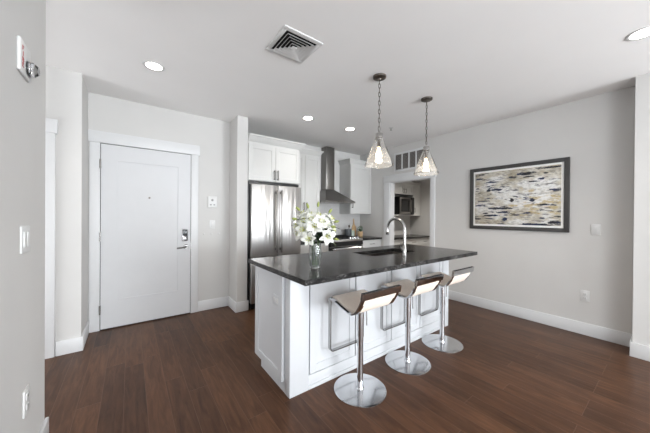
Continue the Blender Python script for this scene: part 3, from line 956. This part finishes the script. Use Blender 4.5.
# things on the counter right of the range
b = lathe(BM(), [(0, 0.0), (0.066, 0.0), (0.070, 0.006), (0.070, 0.150), (0.066, 0.153), (0.063, 0.150), (0.063, 0.010), (0, 0.010)], (3.580, 4.03, KZ), 28)
solo('utensil_crock', b, M['canister'], 'slate grey utensil crock on the counter right of the range', 'crock', (3.580, 4.03, KZ))
b = BM(); tube(b, [(3.58, 4.03, KZ+0.012), (3.593, 4.02, KZ+0.16), (3.596, 4.018, KZ+0.19)], 0.007, 8)
ball(b, (3.598, 4.016, KZ+0.215), 0.024, (1, 0.5, 1.25))
solo('wooden_spoon', b, M['darkwood'], 'dark wooden spoon standing in the grey crock', 'spoon', (3.58, 4.03, KZ+0.012))
b = lathe(BM(), [(0, 0), (0.046, 0), (0.050, 0.005), (0.050, 0.105), (0.044, 0.118), (0.038, 0.122), (0, 0.122)], (3.722, 4.06, KZ), 24)
solo('ceramic_jar', b, M['jar'], 'pale green jar between the grey crock and the potted plant', 'jar', (3.722, 4.06, KZ))
# paddle-shaped wooden board leaning on the backsplash
bd = BM()
outl = [(-0.085, 0.0), (0.085, 0.0), (0.092, 0.02), (0.092, 0.185), (0.075, 0.215), (0.035, 0.245), (0.020, 0.29), (0.017, 0.365), (0.0, 0.380), (-0.017, 0.365), (-0.020, 0.29), (-0.035, 0.245), (-0.075, 0.215), (-0.092, 0.185), (-0.092, 0.02)]
outl = [(a*0.62, z*0.96) for a, z in outl]
fr_ = [bd.verts.new((3.855+a, 4.130+z*0.08, KZ+0.001+z)) for a, z in outl]
bk_ = [bd.verts.new((3.855+a, 4.145+z*0.08-0.003, KZ+0.001+z)) for a, z in outl]
bd.faces.new(fr_); bd.faces.new(bk_[::-1])
for i in range(len(outl)): bd.faces.new((fr_[i], fr_[(i+1) % len(outl)], bk_[(i+1) % len(outl)], bk_[i]))
solo('cutting_board', bd, M['wood'], 'pale wooden paddle board leaning on the backsplash behind the plant', 'cutting board', (3.855, 4.14, KZ))
pp = thing('potted_herb', 'small green herb in a pale wooden pot on the kitchen counter', 'plant', (3.872, 3.98, KZ))
part('pot', lathe(BM(), [(0, 0), (0.050, 0), (0.053, 0.004), (0.060, 0.100), (0.056, 0.100), (0.052, 0.085), (0, 0.085)], (3.872, 3.98, KZ), 24), M['wood'], pp)
b = BM(); rnd = random.Random(4)
for i in range(90):
    th, ph, r_ = rnd.uniform(0, 2*PI), rnd.uniform(0, 1), rnd.uniform(0.3, 1)
    c = Vector((3.872+0.068*r_*math.cos(th)*math.sqrt(1-ph*ph*0.7), 3.98+0.058*r_*math.sin(th)*math.sqrt(1-ph*ph*0.7), KZ+0.105+0.115*ph*r_))
    t = bmesh.new(); bmesh.ops.create_icosphere(t, subdivisions=1, radius=0.013)
    merge(b, t, Matrix.Translation(c) @ Matrix.Rotation(rnd.uniform(0, PI), 4, Vector((rnd.random(), rnd.random(), rnd.random()+0.1))) @ Matrix.Diagonal((1, 0.55, 0.3, 1)))
for i in range(10):
    a = 2*PI*i/10
    tube(b, [(3.872, 3.98, KZ+0.08), (3.872+0.03*math.cos(a), 3.98+0.03*math.sin(a), KZ+0.15)], 0.0015, 5)
part('leaves', b, M['plant'], pp)

# ------------------------------------------------------------------ pantry
YU = 4.095
pc = thing('pantry_wall_cabinet', 'white pantry upper cabinet around the microwave', 'cabinet', (5.3, PY1, 1.30))
b = BM()
bx(b, 4.30, PX1-0.002, YU+0.02, PY1-0.001, 1.84, 2.10); bx(b, 5.880, PX1-0.002, YU+0.02, PY1-0.001, 1.305, 1.84)
bx(b, 4.30, 5.12, YU+0.02, PY1-0.001, 1.305, 1.84); bx(b, 5.12, 5.880, YU+0.0, PY1-0.001, 1.305, 1.333)
bx(b, 5.12, 5.88, PY1-0.02, PY1-0.001, 1.333, 1.84)
part('cabinet_box', b, M['cab'], pc)
for x0, x1, z0, z1, hx, hz, v in ((5.12, 5.497, 1.845, 2.085, 5.46, 1.925, True), (5.503, 5.878, 1.845, 2.085, 5.54, 1.925, True), (5.884, PX1-0.006, 1.312, 2.085, 5.92, 1.45, True), (4.71, 5.115, 1.312, 2.085, 5.07, 1.45, True), (4.30, 4.705, 1.312, 2.085, 4.34, 1.45, True)):
    d = part('cabinet_door', shaker(BM(), x0, x1, z0, z1, YU), M['cab'], pc)
    part('bar_handle', bar_pull(BM(), (hx, hz), 0.11, v, YU), M['pull'], d)
part('crown_moulding', crown(BM(), [(4.30, YU+0.02), (PX1-0.002, YU+0.02)], 2.095, 2.165, 0.05), M['cab'], pc)
mw = thing('microwave', 'stainless and black microwave in the pantry cabinet niche', 'microwave', (5.56, PY1-0.02, 1.334))
part('microwave_body', bx(BM(), 5.265, 5.86, YU-0.03, PY1-0.03, 1.334, 1.775, 0.004), M['black'], mw)
d = part('microwave_door', bx(BM(), 5.275, 5.70, YU-0.052, YU-0.031, 1.345, 1.765, 0.004), M['steel_dark'], mw)
part('door_window', bx(BM(), 5.315, 5.66, YU-0.055, YU-0.051, 1.405, 1.72, 0.001), M['blackglass'], d)
part('door_handle', bar_pull(BM(), (5.685, 1.555), 0.30, True, YU-0.052, 0.03, 0.007), M['nickel'], d)
part('control_panel', bx(BM(), 5.705, 5.85, YU-0.050, YU-0.031, 1.345, 1.765, 0.003), M['blackglass'], mw)
PZ = 0.80
pb = thing('pantry_base_cabinet', 'white pantry base cabinet with drawers below the microwave', 'cabinet', (5.3, PY1, 0))
part('cabinet_box', bx(BM(), 4.30, PX1-0.002, 3.83, PY1-0.001, 0.10, PZ-0.035), M['cab'], pb)
part('toe_kick', bx(BM(), 4.30, PX1-0.002, 3.90, 3.92, 0, 0.10), M['cab'], pb)
xs = [4.30, 4.78, 5.26, 5.73, PX1-0.002]
for a, c in zip(xs[:-1], xs[1:]):
    for z0, z1 in ((0.585, PZ-0.045), (0.35, 0.577), (0.11, 0.342)):
        d = part('drawer', shaker(BM(), a+0.003, c-0.003, z0, z1, 3.81, 0.02, 0.045), M['cab'], pb)
        part('bar_handle', bar_pull(BM(), ((a+c)/2, (z0+z1)/2), 0.13, False, 3.81), M['pull'], d)
solo('pantry_countertop', bx(BM(), 4.29, PX1-0.001, 3.785, PY1-0.001, PZ-0.035, PZ, 0.003), M['granite'], 'dark granite countertop inside the pantry', 'countertop', (5.3, PY1, PZ-0.035))

# ------------------------------------------------------------------ island
IX0, IX1, IY0, IY1 = 0.909, 3.05, 1.63, 2.22
CX0, CX1, CY0, CY1, CZ = 0.835, 3.062, 1.315, 2.25, 0.914
SX0, SX1, SY0, SY1 = 1.86, 2.52, 1.72, 2.03      # sink cut-out
isl = thing('kitchen_island', 'white panelled kitchen island in the middle of the room', 'kitchen island', ((IX0+IX1)/2, (IY0+IY1)/2, 0))
b = BM()
bx(b, IX0+0.002, SX0-0.03, IY0+0.034, IY1-0.02, 0.09, CZ-0.036); bx(b, SX1+0.03, IX1-0.002, IY0+0.034, IY1-0.02, 0.09, CZ-0.036)
bx(b, SX0-0.03, SX1+0.03, IY0+0.034, SY0-0.03, 0.09, CZ-0.036); bx(b, SX0-0.03, SX1+0.03, SY1+0.03, IY1-0.02, 0.09, CZ-0.036)
bx(b, IX0+0.002, IX1-0.002, IY0+0.022, 2.135, 0, 0.09)
part('island_carcass', b, M['island'], isl)
part('corner_post', bx(BM(), IX0, 1.070, IY0, IY0+0.075, 0, CZ-0.036, 0.002), M['island'], isl)
part('corner_post', bx(BM(), IX1-0.125, IX1, IY0, IY0+0.075, 0, CZ-0.036, 0.002), M['island'], isl)
edges = [1.074, 1.542, 2.010, 2.478, IX1-0.129]
for a, c in zip(edges[:-1], edges[1:]):
    part('panel_door', shaker(BM(), a+0.006, c-0.005, 0.112, CZ-0.037, IY0+0.001, 0.02, 0.062, 0.006), M['island'], isl)
part('toe_board', bx(BM(), 1.070, IX1-0.125, IY0+0.006, IY0+0.022, 0, 0.104, 0.002), M['island'], isl)
part('shoe_moulding', bx(BM(), 1.070, IX1-0.125, IY0-0.002, IY0+0.006, 0, 0.030, 0.003), M['island'], isl)
# left end panel (faces -X)
t = shaker(BM(), -IY1, -1.712, 0.085, CZ-0.040, 0, 0.022, 0.062, 0.008)
bmesh.ops.transform(t, matrix=Matrix.Translation((IX0-0.022, 0, 0)) @ Matrix.Rotation(-PI/2, 4, 'Z'), verts=t.verts)
part('end_panel', t, M['island'], isl)
t = shaker(BM(), IY0+0.08, IY1, 0.085, CZ-0.040, 0, 0.010, 0.062, 0.006)
bmesh.ops.transform(t, matrix=Matrix.Translation((IX1+0.008, 0, 0)) @ Matrix.Rotation(PI/2, 4, 'Z'), verts=t.verts)
part('end_panel', t, M['island'], isl)
for a, c in zip((0.93, 1.42, 2.55), (1.41, 1.83, 3.03)):
    t = shaker(BM(), -c, -a, 0.10, CZ-0.045, -IY1, 0.02)
    bmesh.ops.transform(t, matrix=Matrix.Rotation(PI, 4, 'Z'), verts=t.verts)
    part('cabinet_door', t, M['island'], isl)
ou = part('outlet_plate', bx(BM(), IX0-0.021, IX0-0.012, 1.752, 1.872, 0.618, 0.692, 0.002), M['island'], isl)
for yy in (1.790, 1.834): part('socket', bx(BM(), IX0-0.0235, IX0-0.020, yy-0.014, yy+0.014, 0.638, 0.672, 0.003), M['plastic'], ou)

b = BM()
bx(b, CX0, SX0, CY0, CY1, CZ-0.035, CZ); bx(b, SX1, CX1, CY0, CY1, CZ-0.035, CZ)
bx(b, SX0, SX1, CY0, SY0, CZ-0.035, CZ); bx(b, SX0, SX1, SY1, CY1, CZ-0.035, CZ)
solo('island_countertop', b, M['granite'], 'dark granite island countertop with the sink cut-out', 'countertop', ((CX0+CX1)/2, (CY0+CY1)/2, CZ-0.035))

sk = thing('kitchen_sink', 'undermount steel sink sunk into the island countertop', 'sink', ((SX0+SX1)/2, (SY0+SY1)/2, CZ-0.24))
b = BM(); t_ = 0.006; zb = CZ-0.23; zt = CZ-0.0355
bx(b, SX0-t_, SX0, SY0-t_, SY1+t_, zb, zt); bx(b, SX1, SX1+t_, SY0-t_, SY1+t_, zb, zt)
bx(b, SX0, SX1, SY0-t_, SY0, zb, zt); bx(b, SX0, SX1, SY1, SY1+t_, zb, zt); bx(b, SX0-t_, SX1+t_, SY0-t_, SY1+t_, zb-t_, zb)
part('basin', b, M['steel_dark'], sk)
part('drain', lathe(BM(), [(0, 0.001), (0.030, 0.001), (0.042, 0.004), (0.045, 0)], ((SX0+SX1)/2, (SY0+SY1)/2, zb), 24), M['chrome'], sk)

fx, fy = 2.15, 1.592
fc = thing('kitchen_faucet', 'chrome gooseneck faucet on the island beside the sink', 'faucet', (fx, fy, CZ))
part('faucet_base', lathe(BM(), [(0, 0), (0.026, 0), (0.026, 0.006), (0.019, 0.012), (0.019, 0.085), (0.014, 0.095), (0, 0.095)], (fx, fy, CZ), 24), M['faucet'], fc)
R_ = 0.108; zc = 1.166
pts = [(fx, fy, CZ+0.09), (fx, fy, zc-0.05)] + [(fx, fy+R_-R_*math.cos(a), zc+R_*math.sin(a)) for a in [PI*k/18 for k in range(19)]] + [(fx, fy+2*R_, zc-0.01)]
part('spout', tube(BM(), pts, 0.0140, 14), M['faucet'], fc)
part('spray_head', lathe(BM(), [(0, 0), (0.013, 0), (0.017, 0.008), (0.017, 0.055), (0.014, 0.070), (0, 0.070)], (fx, fy+2*R_, 1.105), 18), M['faucet'], fc)
part('lever', tube(BM(), fillet([(fx, fy, CZ+0.055), (fx-0.035, fy+0.01, CZ+0.058), (fx-0.055, fy+0.015, CZ+0.10)], 0.015), 0.006, 10), M['faucet'], fc)

# ------------------------------------------------------------------ bar stools
def make_stool(label):
    t = thing('bar_stool', label, 'bar stool', (0, 0, 0), 'bar stools along the island')
    part('base_plate', lathe(BM(), [(0, 0.012), (0.055, 0.011), (0.185, 0.007), (0.195, 0.004), (0.195, 0.0), (0, 0)], (0, 0, 0), 64), M['polished'], t)
    part('lower_column', lathe(BM(), [(0, 0.010), (0.032, 0.010), (0.026, 0.020), (0.0225, 0.035), (0.0225, 0.405), (0.0, 0.405)], (0, 0, 0), 24), M['chrome'], t)
    part('upper_column', lathe(BM(), [(0, 0.400), (0.0255, 0.400), (0.0255, 0.622), (0.0, 0.622)], (0, 0, 0), 24), M['chrome'], t)
    lv = tube(BM(), fillet([(0.0, -0.0, 0.610), (0.050, -0.012, 0.606), (0.052, -0.014, 0.47)], 0.02), 0.004, 8)
    part('height_lever', lv, M['nickel'], t)
    part('seat_bracket', bx(BM(), -0.155, 0.155, -0.045, 0.045, 0.620, 0.634, 0.003), M['chrome'], t)
    # seat profile in the (y, z) plane
    S = [(0.155, 0.652), (0.150, 0.674), (0.130, 0.682), (0.09, 0.677), (0.03, 0.657), (-0.03, 0.641), (-0.075, 0.631), (-0.112, 0.632), (-0.139, 0.650), (-0.164, 0.684), (-0.186, 0.722), (-0.202, 0.758), (-0.211, 0.796)]
    def smooth(P, n=2):
        for _ in range(n):
            q = [P[0]]
            for a, c in zip(P[:-1], P[1:]):
                q += [(a[0]*.75+c[0]*.25, a[1]*.75+c[1]*.25), (a[0]*.25+c[0]*.75, a[1]*.25+c[1]*.75)]
            P = q+[P[-1]]
        return P
    S2 = smooth(S[1:])
    shell = BM()
    sweep(shell, [(0, y, z+0.004) for y, z in S2[2:-3]], rect(0.318, 0.015), ref=(1, 0, 0))
    part('seat_shell', shell, M['leather'], t)
    b = BM()
    hw = 0.170
    for s in (-1, 1):
        sweep(b, [(s*hw, y, z-0.002) for y, z in S2], rect(0.042, 0.009), ref=(1, 0, 0))
    # top bar across the backrest
    k = len(S2)
    sweep(b, [(0, -0.203, 0.752), (0, -0.2085, 0.776), (0, -0.2115, 0.798)], rect(2*hw+0.042, 0.024), ref=(1, 0, 0))
    part('seat_frame', b, M['chrome'], t, 'chrome band around the seat')
    b = BM()
    loop = fillet([(-hw, 0.128, 0.676), (-hw, 0.155, 0.668), (-hw, 0.155, 0.268), (hw, 0.155, 0.268), (hw, 0.155, 0.668), (hw, 0.128, 0.676)], 0.035, 6)
    sweep(b, loop, circ(0.001, 4)) if False else None
    # flat bar loop: rectangular section 24 x 8 mm
    P = [Vector(p) for p in loop]
    rings = []
    for i, p in enumerate(P):
        d = (P[min(i+1, len(P)-1)]-P[max(i-1, 0)]).normalized()
        wv = Vector((0, 1, 0)) if abs(d.y) < 0.6 else Vector((0, 0, 1))
        wv = (wv-d*wv.dot(d)).normalized(); nv = d.cross(wv)
        rings.append([b.verts.new(p+wv*a*0.014+nv*c*0.004) for a, c in ((-1, -1), (1, -1), (1, 1), (-1, 1))])
    for a, c in zip(rings[:-1], rings[1:]):
        for i in range(4): b.faces.new((a[i], a[(i+1) % 4], c[(i+1) % 4], c[i]))
    b.faces.new(rings[0][::-1]); b.faces.new(rings[-1])
    part('footrest', b, M['faucet'], t)
    return t
st1 = make_stool('chrome and cream bar stool nearest the camera, at the left end of the row')
st1.location = (1.389, 1.416, 0.0)
dup(st1, (1.989, 1.431, 0), 'chrome and cream bar stool in the middle of the row of three')
dup(st1, (2.574, 1.439, 0), 'chrome and cream bar stool farthest from the camera, at the right end of the row')

# ------------------------------------------------------------------ vase and lilies
VX, VY = 1.085, 1.578
va = solo('glass_vase', lathe(BM(), [(0, 0), (0.031, 0), (0.036, 0.004), (0.042, 0.035), (0.0475, 0.085), (0.046, 0.130), (0.0425, 0.165), (0.043, 0.180),
     (0.0395, 0.180), (0.039, 0.165), (0.0425, 0.130), (0.044, 0.085), (0.038, 0.037), (0.032, 0.016), (0, 0.016)], (VX, VY, CZ+0.0005), 24), M['vase'],
     'clear glass vase holding white lilies on the island', 'vase', (VX, VY, CZ), angle=12)
rnd = random.Random(11)

def petal(bm, base, az, axis_m, length, width, openness):
    """one recurved petal; built along +Z of axis_m"""
    nu, nv = 9, 5
    rows = []
    for i in range(nu):
        s = i/(nu-1)
        ang = openness*s**1.2
        rr = length*(0.10*s+0.62*s**1.7*math.sin(openness*0.62)+0.22*s)
        zz = length*(0.85*s-0.62*s**2.2*openness*0.62)
        wd = width*math.sin(PI*min(1, 0.12+0.88*s)**0.9)**0.75*(1 if s < 0.98 else 0.25)
        row = []
        for j in range(nv):
            v = (j/(nv-1)-0.5)*2
            p = Vector((rr-0.004*(1-v*v)*(1-s)+0.004*abs(v)*s, v*wd*0.5, zz+0.006*v*v*(1-s*0.4)+0.002*math.sin(9*s+3*v)))
            row.append(p)
        rows.append(row)
    rot = Matrix.Rotation(az, 4, 'Z')
    grid = [[bm.verts.new(base+(axis_m @ rot @ p.to_4d()).to_3d()) for p in row] for row in rows]
    for a, c in zip(grid[:-1], grid[1:]):
        for j in range(nv-1): bm.faces.new((a[j], a[j+1], c[j+1], c[j]))

def stem_pts(base, direction, k):
    a = k*2.4
    foot = Vector((VX+0.020*math.cos(a), VY+0.020*math.sin(a), CZ+0.022))
    rim = Vector((VX+0.024*math.cos(a+2.6), VY+0.024*math.sin(a+2.6), CZ+0.180))
    toward = Vector((base.x-VX, base.y-VY, 0))
    if toward.length > 1e-4: rim = Vector((VX, VY, CZ+0.18))+toward.normalized()*0.026
    pts = []
    c1 = base-direction*0.07
    for i in range(7):
        t = i/6; pts.append(foot*(1-t)+rim*t)
    for i in range(1, 8):
        t = i/7
        pts.append(rim*(1-t)**2+c1*2*t*(1-t)+base*t*t)
    return pts

def leaf(bm, base, direction, length, width):
    d = direction.normalized()
    side = d.cross(Vector((0, 0, 1))); side = side.normalized() if side.length > 1e-3 else Vector((1, 0, 0))
    nrm = side.cross(d)
    rows = []
    for i in range(7):
        s = i/6
        p = base+d*length*s-Vector((0, 0, 1))*length*0.25*s*s
        w = width*math.sin(PI*(0.06+0.9*s))*0.5
        rows.append([bm.verts.new(p-side*w+nrm*0.004), bm.verts.new(p), bm.verts.new(p+side*w+nrm*0.004)])
    for a, c in zip(rows[:-1], rows[1:]):
        for j in range(2): bm.faces.new((a[j], a[j+1], c[j+1], c[j]))

def thick(o, t):
    md = o.modifiers.new('thickness', 'SOLIDIFY'); md.thickness = t; md.offset = 0

to_cam = Vector((-VX, -VY, 0)).normalized()
vr = Vector((to_cam.y*-1, to_cam.x, 0))          # right as seen from the camera
if vr.dot(r2) < 0: vr = -vr
DEP = 1.91/262.66
def at_px(px, py, toward):
    """a place in the bouquet: offsets from the vase axis in metres, measured off the photo"""
    return Vector((VX, VY, 0))+vr*((px-315.8)*DEP)+to_cam*toward+Vector((0, 0, CAM_H-(py-215.9)*DEP))

LILIES = [
    (315.0, 226.0, 0.090, (0.00, 0.95, 0.25), 0.078, 'open white lily at the centre of the bouquet facing the room'),
    (309.2, 238.0, 0.085, (-0.25, 0.95, -0.10), 0.070, 'open white lily lowest in the bouquet, just left of the vase neck'),
    (299.0, 233.0, 0.035, (-0.75, 0.60, -0.10), 0.080, 'open white lily at the far left of the bouquet'),
    (327.8, 236.0, 0.070, (0.45, 0.85, -0.05), 0.080, 'open white lily low on the right of the bouquet above the vase rim'),
    (318.8, 215.5, 0.020, (0.05, 0.45, 0.90), 0.075, 'open white lily at the top of the bouquet'),
    (326.5, 222.5, 0.040, (0.45, 0.65, 0.50), 0.078, 'open white lily on the upper right of the bouquet'),
    (304.5, 221.0, 0.045, (-0.50, 0.65, 0.45), 0.080, 'open white lily on the upper left of the bouquet'),
    (334.0, 229.5, -0.010, (0.90, 0.25, 0.15), 0.072, 'open white lily at the far right of the bouquet'),
    (310.5, 214.5, -0.010, (-0.30, 0.25, 0.90), 0.074, 'open white lily near the top, behind the upper left bloom'),
    (297.0, 226.5, 0.010, (-0.85, 0.40, 0.35), 0.076, 'open white lily on the left edge, above the far left bloom'),
    (312.0, 219.5, 0.060, (-0.20, 0.80, 0.60), 0.076, 'open white lily just above and left of the central bloom'),
    (321.5, 221.5, 0.070, (0.25, 0.85, 0.50), 0.074, 'open white lily just above and right of the central bloom'),
    (303.5, 229.5, 0.070, (-0.45, 0.85, 0.15), 0.074, 'open white lily between the central and the far left blooms'),
    (332.0, 218.5, -0.020, (0.65, 0.20, 0.65), 0.074, 'open white lily at the upper right edge of the bouquet'),
    (303.0, 213.5, -0.020, (-0.55, 0.15, 0.80), 0.072, 'open white lily at the upper left edge of the bouquet'),
    (320.5, 229.0, -0.080, (0.20, -0.90, 0.40), 0.074, 'white lily at the back of the bouquet facing the kitchen'),
]
for k, (px_, py_, tw, dr_, L_, lab) in enumerate(LILIES):
    d = (vr*dr_[0]+to_cam*dr_[1]+Vector((0, 0, 1))*dr_[2]).normalized()
    px_, py_ = 315.8+(px_-315.8)*1.05, 226+(py_-226)*1.04
    head = at_px(px_, py_, tw)
    L_ *= 1.16
    base = head-d*L_*0.55
    q = Vector((0, 0, 1)).rotation_difference(d).to_matrix().to_4x4()
    t = thing('white_lily', lab, 'flower', base, 'white lilies in the glass vase')
    b = BM(); spin = rnd.uniform(0, 2); op = rnd.uniform(-0.22, 0.06)
    for i in range(3): petal(b, base, spin+2*PI*i/3+PI/3, q, L_*1.0, L_*0.46, 1.25+op+rnd.uniform(-.12, .12))
    for i in range(3): petal(b, base+d*0.003, spin+2*PI*i/3, q, L_*1.02, L_*0.60, 1.15+op+rnd.uniform(-.12, .12))
    o = part('petals', b, M['petal'], t, angle=80); thick(o, 0.0012)
    b = BM()
    for i in range(6):
        a = 2*PI*i/6
        tip = base+(q @ Vector((0.016*math.cos(a), 0.016*math.sin(a), L_*0.62, 0))).to_3d()
        tube(b, [base+d*0.006, (base+tip)/2+d*0.008, tip], 0.0014, 5)
        ball(b, tip, 0.0035, (1, 1, 1), 8, 6)
    tube(b, [base, base+d*L_*0.3], 0.009, 8, scales=[1, 0.4])
    part('stamens', b, M['throat'], t)
    sp_ = stem_pts(base, d, k)
    part('stem', tube(BM(), sp_, 0.0020, 7), M['stem'], t)
    b = BM()
    for m_ in (8, 10, 11):
        dirv = (vr*rnd.uniform(-1, 1)+to_cam*rnd.uniform(-0.3, 1)+Vector((0, 0, rnd.uniform(-0.1, 0.5))))
        leaf(b, sp_[m_], dirv, rnd.uniform(0.08, 0.11), 0.030)
    if k < 8:                                    # long leaves fanning up from the vase neck
        side = (-0.7, -0.35, 0.1, 0.5, 0.8, 0.3, -0.5, 0.0)[k]
        leaf(b, sp_[6], vr*side+to_cam*0.45+Vector((0, 0, 1.0)), 0.11, 0.028)
        leaf(b, sp_[7], vr*side*1.6+to_cam*0.6+Vector((0, 0, 0.7)), 0.10, 0.026)
    o = part('leaves', b, M['leaf'], t, angle=80); thick(o, 0.0008)

BUDS = [
    (298.2, 209.5, 0.00, (-0.7, 0.2, 0.6), 'green lily bud at the upper left edge of the bouquet'),
    (295.0, 219.5, 0.01, (-0.95, 0.2, 0.2), 'green lily bud at the left edge of the bouquet'),
    (308.0, 206.5, 0.00, (-0.3, 0.1, 0.95), 'green lily bud rising at the top left of the bouquet'),
    (318.4, 205.0, 0.00, (0.1, 0.1, 1.0), 'green lily bud topmost in the bouquet'),
    (330.5, 211.5, 0.00, (0.55, 0.1, 0.8), 'green lily bud at the upper right of the bouquet'),
    (336.5, 222.0, 0.02, (0.95, 0.3, 0.2), 'green lily bud at the right edge of the bouquet'),
    (333.0, 226.8, 0.05, (0.8, 0.5, 0.1), 'green lily bud just below the bud at the right edge'),
    (336.5, 239.5, 0.02, (0.9, 0.3, -0.2), 'green lily bud lowest on the right of the bouquet'),
]
for k, (px_, py_, tw, dr_, lab) in enumerate(BUDS):
    d = (vr*dr_[0]+to_cam*dr_[1]+Vector((0, 0, 1))*dr_[2]).normalized()
    c = at_px(px_, py_, tw); base = c-d*0.018
    t = thing('lily_bud', lab, 'flower bud', base, 'lily buds in the glass vase')
    pts = [base+d*0.040*i/7 for i in range(8)]
    part('bud', tube(BM(), pts, 0.0095, 10, scales=[0.35, 0.8, 1, 1.05, 1, 0.85, 0.6, 0.2]), M['bud'], t)
    sp_ = stem_pts(base, d, k+13)
    part('stem', tube(BM(), sp_, 0.0015, 6), M['stem'], t)
    b = BM()
    lf = {1: (-1, 0.1, 0.15), 5: (1, 0.2, 0.1), 7: (0.6, 0.4, -0.3), 0: (-0.9, 0.2, 0.1)}.get(k, (rnd.uniform(-1, 1), 0.6, 0.2))
    leaf(b, sp_[10], vr*lf[0]+to_cam*lf[1]+Vector((0, 0, lf[2])), 0.095, 0.018)
    leaf(b, sp_[8], vr*-lf[0]*0.6+to_cam*0.8+Vector((0, 0, 0.2)), 0.075, 0.018)
    o = part('leaves', b, M['leaf'], t, angle=80); thick(o, 0.0008)
